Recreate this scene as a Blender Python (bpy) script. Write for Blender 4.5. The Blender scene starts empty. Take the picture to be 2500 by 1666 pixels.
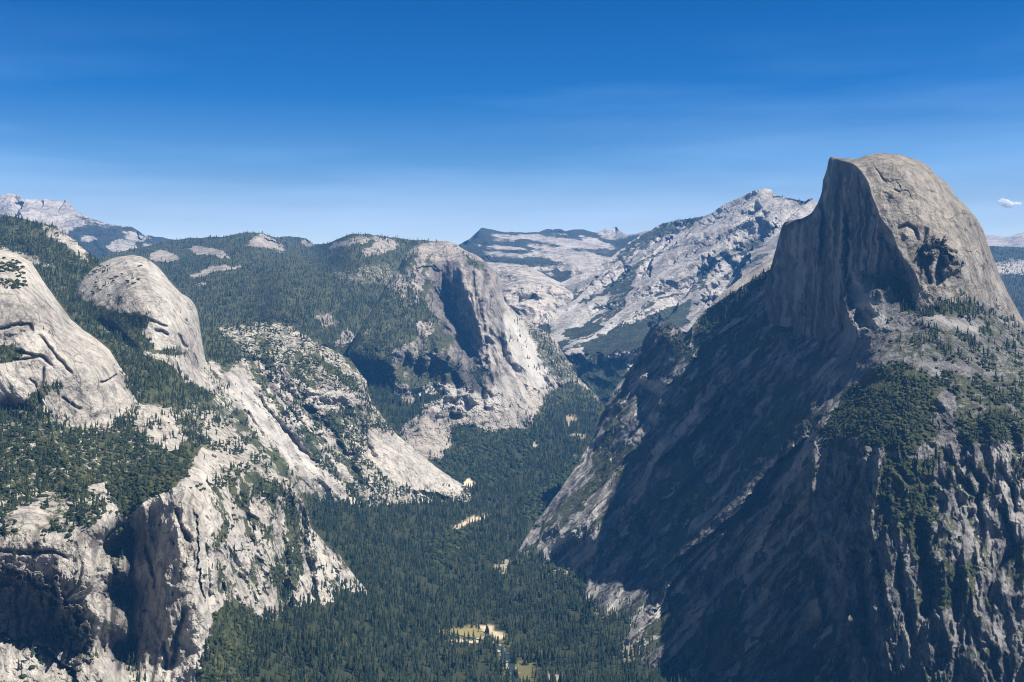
import bpy, math, time
import numpy as np
T0 = time.time()
C = bpy.context.scene.collection
F = 2835.0; CX = 1250.0; HY = 745.0; CZ = 1000.0      # focal length and horizon of the view, in photo pixels; camera height
R = math.radians

# ------------------------------------------------------------------ camera, sky, sun
cam_d = bpy.data.cameras.new('camera'); cam = bpy.data.objects.new('camera', cam_d); C.objects.link(cam)
cam.location = (0, 0, CZ); cam.rotation_euler = (R(90), 0, 0)
cam_d.sensor_width = 36; cam_d.lens = F / 2500 * 36
cam_d.shift_y = -(833.0 - HY) / 2500.0
cam_d.clip_start = 5; cam_d.clip_end = 60000
bpy.context.scene.camera = cam

SUN_EL = 56.0; SUN_H = (0.975, -0.222)                 # horizontal direction towards the sun
SUN_ROT = math.atan2(SUN_H[0], SUN_H[1])
w = bpy.data.worlds.new('World'); bpy.context.scene.world = w; w.use_nodes = True
nt = w.node_tree; nt.nodes.clear()
N = nt.nodes.new; Lk = nt.links.new
sky = N('ShaderNodeTexSky'); sky.sky_type = 'NISHITA'; sky.sun_disc = False
sky.sun_elevation = R(SUN_EL); sky.sun_rotation = SUN_ROT
sky.altitude = 2200; sky.air_density = 0.75; sky.dust_density = 0.12; sky.ozone_density = 6.0
tc = N('ShaderNodeTexCoord'); sx = N('ShaderNodeSeparateXYZ'); Lk(tc.outputs['Generated'], sx.inputs[0])
rmp = N('ShaderNodeValToRGB'); Lk(sx.outputs['Z'], rmp.inputs[0])
e = rmp.color_ramp.elements
e[0].position = 0.0; e[0].color = (1.0, .70, .50, 1)
e[1].position = 0.255; e[1].color = (0.0, 0.21, .385, 1)
for p, c in ((0.05, (.98, .68, .47, 1)), (0.078, (.76, .57, .425, 1)), (0.12, (.30, .41, .42, 1)), (0.177, (.035, .265, .41, 1)), (.36, (0, .05, .15, 1)), (.60, (0, .02, .075, 1))):
    q = e.new(p); q.color = c
mp = N('ShaderNodeMapping'); Lk(tc.outputs['Generated'], mp.inputs[0]); mp.inputs['Scale'].default_value = (1.5, 1.5, 14); mp.inputs['Rotation'].default_value = (0, R(4), 0)
nz = N('ShaderNodeTexNoise'); Lk(mp.outputs[0], nz.inputs['Vector']); nz.inputs['Scale'].default_value = 1.6; nz.inputs['Detail'].default_value = 5
cr = N('ShaderNodeMapRange'); Lk(nz.outputs[0], cr.inputs[0]); cr.inputs[1].default_value = .42; cr.inputs[2].default_value = .75; cr.inputs[3].default_value = 0; cr.inputs[4].default_value = .10
cz = N('ShaderNodeMapRange'); Lk(sx.outputs['Z'], cz.inputs[0]); cz.inputs[1].default_value = .24; cz.inputs[2].default_value = .10; cf = N('ShaderNodeMath'); cf.operation = 'MULTIPLY'; Lk(cr.outputs[0], cf.inputs[0]); Lk(cz.outputs[0], cf.inputs[1])
mul = N('ShaderNodeMix'); mul.data_type = 'RGBA'; mul.blend_type = 'MULTIPLY'; mul.inputs[0].default_value = 1
Lk(sky.outputs[0], mul.inputs[6]); Lk(rmp.outputs[0], mul.inputs[7])
cir = N('ShaderNodeMix'); cir.data_type = 'RGBA'; Lk(cf.outputs[0], cir.inputs[0]); Lk(mul.outputs[2], cir.inputs[6]); cir.inputs[7].default_value = (6, 8, 11, 1)
bg = N('ShaderNodeBackground'); bg.inputs[1].default_value = 0.15
wo = N('ShaderNodeOutputWorld'); Lk(cir.outputs[2], bg.inputs[0]); Lk(bg.outputs[0], wo.inputs[0])

sd = bpy.data.lights.new('sun', 'SUN'); so = bpy.data.objects.new('sun', sd); C.objects.link(so)
sd.energy = 5.0; sd.angle = R(0.5); sd.color = (1.0, 0.945, 0.865)
import mathutils
ce = math.cos(R(SUN_EL)); sdir = mathutils.Vector((SUN_H[0]*ce, SUN_H[1]*ce, math.sin(R(SUN_EL))))
so.rotation_euler = sdir.to_track_quat('Z', 'Y').to_euler(); so.location = (2000, -500, 3000)
sc = bpy.context.scene
sc.view_settings.view_transform = 'Standard'; sc.view_settings.look = 'None'; sc.view_settings.exposure = 0.95
sc.render.engine = 'CYCLES'; sc.cycles.max_bounces = 8; sc.cycles.diffuse_bounces = 2; sc.cycles.volume_bounces = 5
sc.cycles.filter_width = 1.1; sc.cycles.transparent_max_bounces = 4; sc.cycles.use_denoising = True

# ------------------------------------------------------------------ noise
rng = np.random.default_rng(7)
_P = rng.permutation(4096); _G = rng.uniform(0, 2*np.pi, 4096)
_GX = np.cos(_G); _GY = np.sin(_G)
def perlin(x, y, seed=0):
    xi = np.floor(x).astype(np.int64); yi = np.floor(y).astype(np.int64)
    xf = x - xi; yf = y - yi
    u = xf*xf*xf*(xf*(xf*6-15)+10); v = yf*yf*yf*(yf*(yf*6-15)+10)
    def g(ix, iy, dx, dy):
        h = _P[(_P[(ix + seed*131) & 4095] + iy + seed*57) & 4095]
        return _GX[h]*dx + _GY[h]*dy
    a = g(xi, yi, xf, yf); b = g(xi+1, yi, xf-1, yf); c = g(xi, yi+1, xf, yf-1); d = g(xi+1, yi+1, xf-1, yf-1)
    return (a + u*(b-a) + v*(c + u*(d-c) - a - u*(b-a))) * 1.5
def fbm(x, y, o=5, seed=0, gain=.5):
    s = 0; a = 1.
    for k in range(o): s = s + a*perlin(x, y, seed+k); x = x*2.03+17; y = y*2.03+5; a *= gain
    return s
def ridged(x, y, o=5, seed=0, gain=.52):
    s = 0; a = 1.; wgt = 1.
    for k in range(o):
        n = (1 - np.abs(perlin(x, y, seed+k))*1.25)**2 * wgt
        s = s + a*(n-.45); wgt = np.clip(n*1.4, 0, 1); x = x*2.07+3; y = y*2.07+11; a *= gain
    return s
def sstep(a, b, x):
    t = np.clip((x-a)/(b-a), 0, 1); return t*t*(3-2*t)

# ------------------------------------------------------------------ 2d helpers
def seg_dist(x, y, pts):
    """distance to polyline, signed by side (positive on the right of travel as seen in the photo), parameter"""
    best = np.full(x.shape, 1e9); side = np.zeros(x.shape); tt = np.zeros(x.shape); n = len(pts)-1
    for i in range(n):
        (ax, ay), (bx, by) = pts[i], pts[i+1]
        dx, dy = bx-ax, by-ay; L = dx*dx+dy*dy+1e-9
        t = np.clip(((x-ax)*dx+(y-ay)*dy)/L, 0, 1)
        d = np.hypot(x-ax-t*dx, y-ay-t*dy); m = d < best
        best = np.where(m, d, best); side = np.where(m, np.sign(dx*(y-ay)-dy*(x-ax)), side); tt = np.where(m, (i+t)/n, tt)
    return best, side, tt
def inpoly(x, y, P):
    r = np.zeros(x.shape, bool); n = len(P)
    for i in range(n):
        (ax, ay), (bx, by) = P[i], P[(i+1) % n]
        if ay == by: continue
        c = ((ay > y) != (by > y)) & (x < (bx-ax)*(y-ay)/(by-ay)+ax); r ^= c
    return r
def soft_poly(x, y, P, soft=12):
    xs = [p[0] for p in P]; ys = [p[1] for p in P]
    m = (x > min(xs)-soft) & (x < max(xs)+soft) & (y > min(ys)-soft) & (y < max(ys)+soft)
    out = np.zeros(x.shape)
    if not m.any(): return out
    xx, yy = x[m], y[m]
    d, _, _ = seg_dist(xx, yy, list(P)+[P[0]])
    s = np.where(inpoly(xx, yy, P), d, -d)
    out[m] = sstep(-soft, soft, s); return out
def tps(cps):
    P = np.array([(c[0], c[1]) for c in cps], float)/300.; Dv = np.array([c[2] for c in cps], float)
    n = len(P); r = np.hypot(P[:, None, 0]-P[None, :, 0], P[:, None, 1]-P[None, :, 1])
    K = np.where(r > 0, r*r*np.log(r+1e-12), 0) + np.eye(n)*0.004
    A = np.zeros((n+3, n+3)); A[:n, :n] = K; A[:n, n] = 1; A[:n, n+1:] = P; A[n, :n] = 1; A[n+1:, :n] = P.T
    b = np.concatenate([np.log(Dv), np.zeros(3)]); wv = np.linalg.solve(A, b)
    def f(x, y):
        x = x/300.; y = y/300.; s = wv[n] + wv[n+1]*x + wv[n+2]*y
        for i in range(n):
            q = (x-P[i, 0])**2+(y-P[i, 1])**2; s = s + wv[i]*0.5*q*np.log(q+1e-12)
        return np.exp(s)
    return f
def polyf(pts):
    a = np.array(pts, float); return lambda x: np.interp(x, a[:, 0], a[:, 1])

# ------------------------------------------------------------------ valley floor (a height field in world metres)
_ax = polyf([(1500, 330), (3017, 215), (4120, 75), (5500, 200), (6700, 560), (8500, 1100)])
_hz = polyf([(1500, 975), (3300, 978), (4250, 937), (5500, 830), (6700, 600), (7600, 490), (9000, 250)])
def floor_z(x, y):
    h = CZ - _hz(y); d = x - _ax(y)
    wd = np.interp(y, [3000, 5000, 7000], [230, 170, 60])
    t = np.where(d < 0, np.maximum(-d-wd, 0)*.42, np.maximum(d-wd-40, 0)*.30)
    t = t*t/(t+60); t = np.minimum(t, 200+.12*t)
    return h + t + fbm(x/420, y/420, 4, 40)*14 + fbm(x/60, y/60, 3, 41)*2.5
def floor_D(px, py):
    lo, hi = 1200., 9000.
    Ds = np.arange(1500, 9000, 20.); x = (px-CX)/F*Ds; z = CZ+(HY-py)/F*Ds
    g = z - floor_z(x, Ds); i = np.argmax(g < 0); return Ds[i] if g[i] < 0 else 8500.

# ------------------------------------------------------------------ materials
def new_mat(name):
    m = bpy.data.materials.new(name); m.use_nodes = True; t = m.node_tree; t.nodes.clear()
    o = t.nodes.new('ShaderNodeOutputMaterial'); b = t.nodes.new('ShaderNodeBsdfPrincipled'); t.links.new(b.outputs[0], o.inputs[0])
    b.inputs['Roughness'].default_value = .9; b.inputs['Specular IOR Level'].default_value = .15
    return m, t, b
def rock_mat(name, ca, cb, cc, veg_col=((.030, .042, .020), (.075, .085, .038)), soil=(.16, .135, .10), scale=1., stain_shade=.5, bump=1., slope=0., crack=.75):
    """granite: two base tones, darker weathering, water streaks down the fall line; green and duff where the veg attribute says plants grow"""
    m, t, b = new_mat(name); n = t.nodes.new; L = t.links.new
    tc = n('ShaderNodeTexCoord'); at = n('ShaderNodeAttribute'); at.attribute_name = 'cover'; sp = n('ShaderNodeSeparateColor'); L(at.outputs['Color'], sp.inputs[0])
    def noise(sc, det=6, rough=.6, vec=None, dist=0):
        q = n('ShaderNodeTexNoise'); q.inputs['Scale'].default_value = sc; q.inputs['Detail'].default_value = det; q.inputs['Roughness'].default_value = rough; q.inputs['Distortion'].default_value = dist
        L(vec or tc.outputs['Object'], q.inputs['Vector']); return q.outputs[0]
    def mr(v, a, c, lo=0, hi=1):
        q = n('ShaderNodeMapRange'); L(v, q.inputs[0])
        for k, z in ((1, a), (2, c), (3, lo), (4, hi)):
            if isinstance(z, (int, float)): q.inputs[k].default_value = z
            else: L(z, q.inputs[k])
        return q.outputs[0]
    def mix(f, A, B, bt='MIX'):
        q = n('ShaderNodeMix'); q.data_type = 'RGBA'; q.blend_type = bt
        if isinstance(f, (int, float)): q.inputs[0].default_value = f
        else: L(f, q.inputs[0])
        for k, z in ((6, A), (7, B)):
            if isinstance(z, tuple): q.inputs[k].default_value = z+(1,)
            else: L(z, q.inputs[k])
        return q.outputs[2]
    def mt(op, A, B):
        q = n('ShaderNodeMath'); q.operation = op
        for k, z in ((0, A), (1, B)):
            if isinstance(z, (int, float)): q.inputs[k].default_value = z
            else: L(z, q.inputs[k])
        return q.outputs[0]
    ms = n('ShaderNodeMapping'); L(tc.outputs['Object'], ms.inputs[0]); ms.inputs['Scale'].default_value = (1, 1, .10); ms.inputs['Rotation'].default_value = (0, R(slope), 0)
    big = noise(.006/scale, 7, .62); mid = noise(.03/scale, 6, .65); fine = noise(.13/scale, 6, .75)
    streak = noise(.045/scale, 5, .6, ms.outputs[0], .4)
    col = mix(mr(big, .38, .62), ca, cb)
    col = mix(mr(mid, .48, .64, 0, .8), col, cc)
    col = mix(mt('MULTIPLY', mr(streak, .52, .68, 0, stain_shade), mr(big, .3, .6, .5, 1)), col, tuple(v*.38 for v in cc))
    col = mix(mr(fine, .52, .70, 0, .6), col, tuple(v*.4 for v in cc))
    col = mix(mr(fine, .46, .30, 0, .5), col, tuple(min(v*1.35, .62) for v in ca))
    mc = n('ShaderNodeMapping'); L(tc.outputs['Object'], mc.inputs[0]); mc.inputs['Scale'].default_value = (1, 1, .38); mc.inputs['Rotation'].default_value = (0, R(slope), 0)
    wv = n('ShaderNodeVectorMath'); wv.operation = 'MULTIPLY_ADD'; wn = n('ShaderNodeTexNoise'); wn.inputs['Scale'].default_value = .02/scale; wn.inputs['Detail'].default_value = 4; L(tc.outputs['Object'], wn.inputs['Vector']); L(wn.outputs['Color'], wv.inputs[0]); wv.inputs[1].default_value = (55*scale,)*3; L(mc.outputs[0], wv.inputs[2])
    vo = n('ShaderNodeTexVoronoi'); vo.feature = 'DISTANCE_TO_EDGE'; vo.inputs['Scale'].default_value = .016/scale; L(wv.outputs[0], vo.inputs['Vector'])
    crk = mr(vo.outputs['Distance'], .0, .055, 1, 0); crk = mt('MULTIPLY', crk, mr(big, .40, .56, .0, crack))
    col = mix(crk, col, tuple(v*.22 for v in cc))
    col = mix(sp.outputs[2], col, tuple(v*.30 for v in cc))          # blue channel: dark lichen, water stains, and shade put into the colour
    col = mix(sp.outputs[1], col, (.54, .515, .475))                   # green channel: freshly broken white rock; also sunlit ledges painted pale
    vn = noise(.05/scale, 7, .74); vn2 = noise(.02/scale, 4, .6)
    th = mt('SUBTRACT', 1.0, sp.outputs[0]); th = mr(th, 0, 1, .28, .74)
    vm = mr(mt('ADD', mt('MULTIPLY', vn, .65), mt('MULTIPLY', fine, .35)), th, mt('ADD', th, .035))
    veg = mix(mr(vn2, .4, .6), veg_col[0], veg_col[1]); veg = mix(mr(fine, .5, .7, 0, .6), veg, soil)
    col = mix(vm, col, veg)
    L(col, b.inputs['Base Color'])
    bp = n('ShaderNodeBump'); bp.inputs['Strength'].default_value = .75*bump; bp.inputs['Distance'].default_value = 20*scale
    L(mt('ADD', mt('ADD', mt('MULTIPLY', mid, .9), mt('MULTIPLY', fine, .45)), mt('MULTIPLY', streak, .35)), bp.inputs['Height']); L(bp.outputs[0], b.inputs['Normal'])
    return m

# ------------------------------------------------------------------ terrain sheets
SHEETS = []; FIELD = {}
def paint(x, y, jobs, base):
    v = np.full(x.shape, float(base))
    if jobs: x = x+fbm(x/26., y/18., 4, 5, .6)*9; y = y+fbm(x/22., y/16., 4, 6, .6)*5
    for P, val, soft in jobs:
        k = soft_poly(x, y, P, soft); v = v*(1-k)+val*k
    return v
def link_grid(name, V, nx, ny, attr, mat, kind='structure'):
    me = bpy.data.meshes.new(name); nv = nx*ny
    i = np.arange(nx-1)[:, None]*ny + np.arange(ny-1)[None, :]
    q = np.stack([i, i+1, i+ny+1, i+ny], -1).reshape(-1, 4)
    me.vertices.add(nv); me.vertices.foreach_set('co', V.astype(np.float32).ravel())
    me.loops.add(q.size); me.loops.foreach_set('vertex_index', q.astype(np.int32).ravel())
    me.polygons.add(len(q)); me.polygons.foreach_set('loop_start', (np.arange(len(q))*4).astype(np.int32))
    me.polygons.foreach_set('use_smooth', np.zeros(len(q), bool))
    me.update(calc_edges=True)
    ca = me.color_attributes.new('cover', 'FLOAT_COLOR', 'POINT')
    ca.data.foreach_set('color', np.concatenate([attr, np.ones((nv, 1))], 1).astype(np.float32).ravel())
    me.materials.append(mat); o = bpy.data.objects.new(name, me); C.objects.link(o); o['kind'] = kind
    return o
def sheet(name, top, bot, cps, mat, step=2.3, rough=(), strokes=(), veg=(), vbase=0., fresh_lit=(), stain_shade=(), con=(), cbase=1., tree=(), tbase=None,
          round_=None, embed=None, cps2=None, tex=(), jit=1.5, back=(10, .12, .5), smooth=False, seed=0):
    """top/bot: outline of the visible flank; cps: survey points (photo px, py, distance in metres) through which the flank passes"""
    top, bot = list(top), list(bot)     # masses cut by the frame run on well past it
    if top[0][0] < -50: top = [(top[0][0]-220, top[0][1]+12)]+top; bot = [(top[0][0], bot[0][1])]+bot
    if top[-1][0] > 2550: top = top+[(top[-1][0]+240, top[-1][1]+25)]; bot = bot+[(top[-1][0], bot[-1][1])]
    x0, x1 = top[0][0], top[-1][0]; nx = int((x1-x0)/step)+1; xs = np.linspace(x0, x1, nx)
    yt = polyf(top)(xs) + jit*fbm(xs/28., xs*0+seed*3.1, 5, seed+11, .6); yb = np.maximum(polyf(bot)(xs), yt+4)
    ny = int(np.max(yb-yt)/step)+2; v = np.linspace(0, 1, ny)
    PX = np.repeat(xs[:, None], ny, 1); PY = yt[:, None] + v[None, :]*(yb-yt)[:, None]
    cps = [(c[0], c[1], floor_D(c[0], c[1])+c[3] if c[2] == 'F' else c[2]) for c in cps]
    FIELD[name] = tps(cps); D0 = FIELD[name](PX, PY); D = D0.copy()
    if cps2:
        c2 = [(c[0], c[1], floor_D(c[0], c[1])+c[3] if c[2] == 'F' else c[2]) for c in cps2]; D = np.maximum(D, tps(c2)(PX, PY)); D0 = D.copy()
    if embed:   # the foot of the mass runs into the ground of the sheet named
        par, wd = embed; d = (yb[:, None]-PY)
        k = 1-sstep(0, 1, d/wd); D = D*(1-k)+(FIELD[par](PX, PY)+35)*k; D0 = D.copy()
    if round_:
        wd, am = round_; m = PY < (yt[:, None]+wd*2.5)
        d = np.full(PX.shape, 1e9); d[m] = seg_dist(PX[m], PY[m], [tuple(t) for t in top])[0]
        k = np.clip(1-d/wd, 0, 1); D += am*(1-np.sqrt(np.clip(1-k*k, 0, 1)))
    Dm = float(np.median(D0)); X = (PX-CX)/F*Dm; Z = (HY-PY)/F*Dm
    for r in rough:   # (kind, wavelength m, stretch, angle, amp m, polygon-or-None, soft)
        kind, lam, st, ang, amp = r[:5]; P = r[5] if len(r) > 5 else None; soft = r[6] if len(r) > 6 else 25
        a = R(ang); u = X*math.cos(a)-Z*math.sin(a); s = X*math.sin(a)+Z*math.cos(a)   # s: along the fall line, u: across
        wob = fbm(X/lam/3, Z/lam/3, 3, seed+70)*.35
        k = 1. if P is None else soft_poly(PX, PY, P, soft)
        fn = {'r': lambda x, y: -ridged(x, y, 6, seed+int(lam) % 50), 'f': lambda x, y: fbm(x, y, 6, seed+20+int(lam) % 50, .55),
              't': lambda x, y: np.abs(((fbm(x, y, 4, seed+33)*2.2) % 1.)-.5)*-2,
              'b': lambda x, y: np.round(fbm(x, y, 4, seed+31, .6)*3)/3+.3*fbm(x*3, y*3, 4, seed+35)}[kind]
        D += amp*k*fn(u/lam+wob, s/(lam*st)+wob*.5)
    for s in strokes:  # ('g' groove | 's' step, points, width px, depth m)
        kind, pts, wd, A = s; x_ = [p[0] for p in pts]; y_ = [p[1] for p in pts]; mg = wd*3+5
        m = (PX > min(x_)-mg) & (PX < max(x_)+mg) & (PY > min(y_)-mg) & (PY < max(y_)+mg)
        if not m.any(): continue
        wj = fbm(PX[m]/25, PY[m]/25, 4, seed+90)*wd*.5; 
        d, sd_, t = seg_dist(PX[m]+wj, PY[m]-wj, pts); taper = np.clip(np.minimum(t, 1-t)*6, 0, 1)**.7
        taper = np.where((t <= 0) | (t >= 1), 0, taper)
        if kind == 'c': D[m] += np.where(sd_ > 0, A*np.clip(d/wd, 0, 1)*np.clip(3-d/wd, 0, 2)/2, 0)*taper
        elif kind == 'g': D[m] += A*np.exp(-(d/wd)**2)*taper
        else: D[m] += A*np.where(sd_ > 0, np.clip(1-d/wd, 0, 1), 0)*taper
    XX = (PX-CX)/F*D; Zw = CZ+(HY-PY)/F*D
    VEG = np.clip(paint(PX, PY, veg, vbase), 0, 1); FR = paint(PX, PY, fresh_lit, 0); ST = paint(PX, PY, stain_shade, 0)
    ch = [VEG, FR, ST]
    for c_, lam, st, ang, lo, hi, amp, P, soft in tex:
        a = R(ang); u = X*math.cos(a)-Z*math.sin(a); s_ = X*math.sin(a)+Z*math.cos(a); wob = fbm(X/lam/2.5, Z/lam/2.5, 3, seed+44)*.4
        k = 1. if P is None else soft_poly(PX, PY, P, soft); ch[c_] = np.clip(ch[c_]+amp*k*sstep(lo, hi, fbm(u/lam+wob, s_/(lam*st)+wob*.4, 5, seed+55+c_, .6)), 0, 1)
    VEG, FR, ST = ch
    nb, far, drop = back
    V = np.stack([XX, D, np.maximum(Zw, -40)], -1)
    # the far side: continues away from the crest and falls, so the mass is a closed body from other standpoints
    k = np.linspace(1, 0, nb+1)[:-1]
    bx = V[:, :1, 0]*(1+k*far*1.0); by = V[:, :1, 1]*(1+k*far)+0*k; bz = V[:, :1, 2] + (V[:, :1, 2]-CZ)*k*far*.9 - drop*k*far*V[:, :1, 1] - 0.5
    B = np.stack([bx, by, np.maximum(bz, -40)], -1)
    V2 = np.concatenate([B, V], 1)
    AT = np.stack([VEG, FR, ST], -1); AT2 = np.concatenate([np.repeat(AT[:, :1], nb, 1), AT], 1)
    o = link_grid(name, V2.reshape(-1, 3), nx, ny+nb, AT2.reshape(-1, 3), mat)
    TR = VEG if tbase is None else np.clip(paint(PX, PY, tree, tbase), 0, 1)
    SHEETS.append(dict(name=name, px=PX, py=PY, V=V, tree=TR, con=paint(PX, PY, con, cbase)))
    return o

# ------------------------------------------------------------------ the mountains, far to near
m_far = rock_mat('far_rock', (.50, .45, .40), (.36, .33, .30), (.20, .19, .19), ((.022, .032, .026), (.042, .052, .038)), scale=3.0, stain_shade=.3)
m_slab = rock_mat('slab_rock', (.50, .47, .44), (.34, .32, .31), (.19, .18, .175), ((.022, .034, .026), (.042, .056, .038)), scale=2.2, stain_shade=.45, slope=-52, crack=.5)
m_pale = rock_mat('pale_granite', (.51, .47, .41), (.37, .34, .30), (.19, .175, .16), scale=1.0, stain_shade=.45)
m_dome = rock_mat('dome_granite', (.36, .32, .265), (.25, .225, .195), (.15, .14, .125), scale=1.2, stain_shade=.65, bump=1.2)
m_wall = rock_mat('wall_granite', (.285, .275, .265), (.16, .157, .155), (.06, .06, .06), scale=1.2, stain_shade=.7, bump=1.3, slope=-16)
m_mid = rock_mat('mid_granite', (.44, .39, .335), (.31, .28, .25), (.17, .16, .15), scale=1.4, stain_shade=.5, bump=1.2)
m_soil = rock_mat('forest_floor', (.16, .15, .10), (.10, .10, .06), (.07, .065, .04), ((.022, .034, .014), (.05, .062, .026)), scale=1.0, stain_shade=0)

BELOW = 9999
# far crest seen past the right flank of the dome
sheet('far_crest', [(2370, 570), (2408, 574), (2463, 578), (2480, 572), (2500, 566), (2560, 558), (2640, 570)], [(2370, 680), (2640, 680)],
      [(2370, 572, 16500), (2500, 567, 16500), (2640, 570, 16500), (2370, 680, 13000), (2640, 680, 13000)], m_far, step=3,
      rough=[('r', 900, 1, 0, 250)], vbase=.35, tbase=0, jit=2, seed=1)
sheet('far_forest_plateau', [(2360, 603), (2420, 601), (2500, 604), (2640, 600)], [(2360, 1050), (2640, 1050)],
      [(2360, 603, 11500), (2500, 603, 11500), (2640, 601, 11500), (2360, 720, 8500), (2640, 720, 8500), (2360, 1050, 6200), (2640, 1050, 6200)], m_far, step=3,
      rough=[('r', 700, 1, 0, 160)], vbase=.97, veg=[([(2415, 640), (2520, 632), (2520, 668), (2430, 672)], .35, 14)], tbase=.9, jit=1.5, seed=2)
sheet('far_bald_peak', [(-140, 500), (-60, 492), (0, 480), (16, 475), (32, 473), (48, 478), (56, 486), (73, 487), (105, 488), (110, 485), (120, 488), (150, 492), (156, 489), (166, 492), (172, 499), (183, 515), (204, 524), (230, 537), (261, 547), (287, 551), (319, 552), (332, 561), (354, 575), (376, 577), (399, 580), (440, 590), (520, 600)],
      [(-140, 700), (520, 700)],
      [(-140, 500, 14200), (30, 475, 14200), (172, 500, 14000), (319, 552, 13500), (440, 590, 13000), (-100, 600, 12600), (60, 545, 13000), (180, 580, 12500), (300, 600, 12000), (440, 650, 11200), (-140, 700, 11000), (200, 700, 10500), (520, 700, 10500)], m_far, step=2.2,
      rough=[('r', 700, 1.3, -15, 170), ('f', 300, 1, 0, 50)],
      strokes=[('s', [(58, 488), (52, 510), (46, 532)], 26, 260), ('g', [(40, 480), (44, 500)], 7, 120), ('s', [(112, 486), (108, 500), (96, 510)], 14, 160), ('s', [(160, 492), (150, 505), (140, 520)], 18, 160), ('s', [(332, 560), (345, 590)], 20, 150)],
      vbase=.25, veg=[([(140, 575), (215, 545), (330, 552), (440, 585), (520, 600), (520, 720), (140, 720)], .9, 10), ([(180, 522), (290, 549), (300, 556), (215, 552)], .6, 6),
           ([(270, 592), (300, 584), (325, 595), (350, 612), (290, 612), (265, 606)], .12, 7), ([(290, 568), (340, 566), (370, 590), (320, 592)], .4, 7), ([(196, 580), (215, 576), (240, 586), (212, 592)], .2, 5), ([(350, 595), (395, 598), (385, 612), (345, 612)], .4, 6)],
      tbase=0, jit=2.2, seed=3)
sheet('far_granite_highlands', [(1100, 610), (1122, 597), (1148, 583), (1164, 567), (1175, 556), (1190, 559), (1205, 561), (1227, 567), (1278, 568), (1317, 567), (1336, 559), (1350, 560), (1365, 558), (1380, 565), (1400, 560), (1425, 561), (1457, 570), (1462, 563), (1470, 565), (1478, 557), (1484, 565), (1492, 560), (1505, 555), (1511, 563), (1527, 573), (1560, 570), (1585, 563), (1640, 560)],
      [(1100, 830), (1640, 830)],
      [(1100, 600, 13500), (1175, 556, 14500), (1320, 566, 15000), (1500, 556, 16000), (1585, 563, 13500), (1640, 560, 13000), (1200, 610, 12200), (1400, 610, 12500), (1560, 620, 11500), (1180, 660, 10800), (1400, 660, 10400), (1250, 650, 10800), (1500, 680, 10000), (1150, 830, 9000), (1400, 720, 9500), (1400, 830, 9000), (1640, 830, 8800)], m_far, step=2.2,
      rough=[('r', 650, .45, 12, 190), ('f', 220, .5, 10, 55)],
      strokes=[('s', [(1175, 555), (1168, 575), (1130, 605)], 40, 500), ('g', [(1460, 566), (1500, 568), (1490, 580)], 10, 160), ('s', [(1506, 556), (1500, 575)], 18, 350), ('s', [(1150, 625), (1250, 640), (1330, 645), (1400, 632)], 20, -200), ('s', [(1330, 560), (1400, 580)], 20, 120)],
      tex=[(0, 700, .22, 8, -.05, .3, .5, None, 0), (1, 300, .3, 10, .1, .5, .3, None, 0)],
      vbase=.44, veg=[([(1110, 600), (1175, 556), (1195, 562), (1170, 590), (1130, 615)], .95, 6), ([(1140, 618), (1250, 630), (1330, 632), (1370, 645), (1300, 650), (1200, 640), (1120, 640)], .97, 8), ([(1480, 590), (1560, 575), (1580, 600), (1500, 605)], .9, 10), ([(1380, 560), (1440, 560), (1470, 580), (1400, 576)], .85, 6),
           ([(1195, 580), (1230, 572), (1262, 584), (1255, 592), (1200, 590)], .08, 6), ([(1400, 608), (1450, 596), (1500, 604), (1490, 622), (1400, 632)], .18, 8), ([(1370, 660), (1470, 640), (1460, 665), (1400, 672)], .05, 8), ([(1360, 590), (1420, 575), (1470, 588), (1400, 598)], .2, 7), ([(1340, 660), (1395, 664), (1400, 690), (1360, 690)], .85, 8)],
      tbase=0, jit=1.2, seed=4)
sheet('granite_saddle_hill', [(1130, 655), (1160, 644), (1192, 640), (1225, 641), (1259, 645), (1285, 650), (1307, 658), (1340, 675), (1366, 689), (1400, 712)], [(1130, 860), (1400, 860)],
      [(1130, 655, 9600), (1200, 641, 9800), (1260, 645, 9600), (1310, 660, 9400), (1366, 689, 9000), (1400, 712, 8900), (1200, 700, 8900), (1280, 700, 8700), (1300, 760, 8300), (1200, 780, 8400), (1150, 860, 8000), (1400, 860, 7900)], m_far, step=2.2,
      rough=[('r', 380, .6, -8, 90), ('f', 120, 1, 0, 26)], strokes=[('s', [(1270, 722), (1300, 712), (1330, 722)], 16, -160)],
      vbase=.45, veg=[([(1200, 742), (1260, 760), (1290, 830), (1180, 830)], .85, 10), ([(1290, 655), (1365, 688), (1340, 692), (1290, 672)], .1, 8), ([(1240, 730), (1300, 740), (1290, 755), (1230, 748)], .2, 7)], tbase=0, jit=1.5, round_=(25, 250), seed=5)
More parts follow.
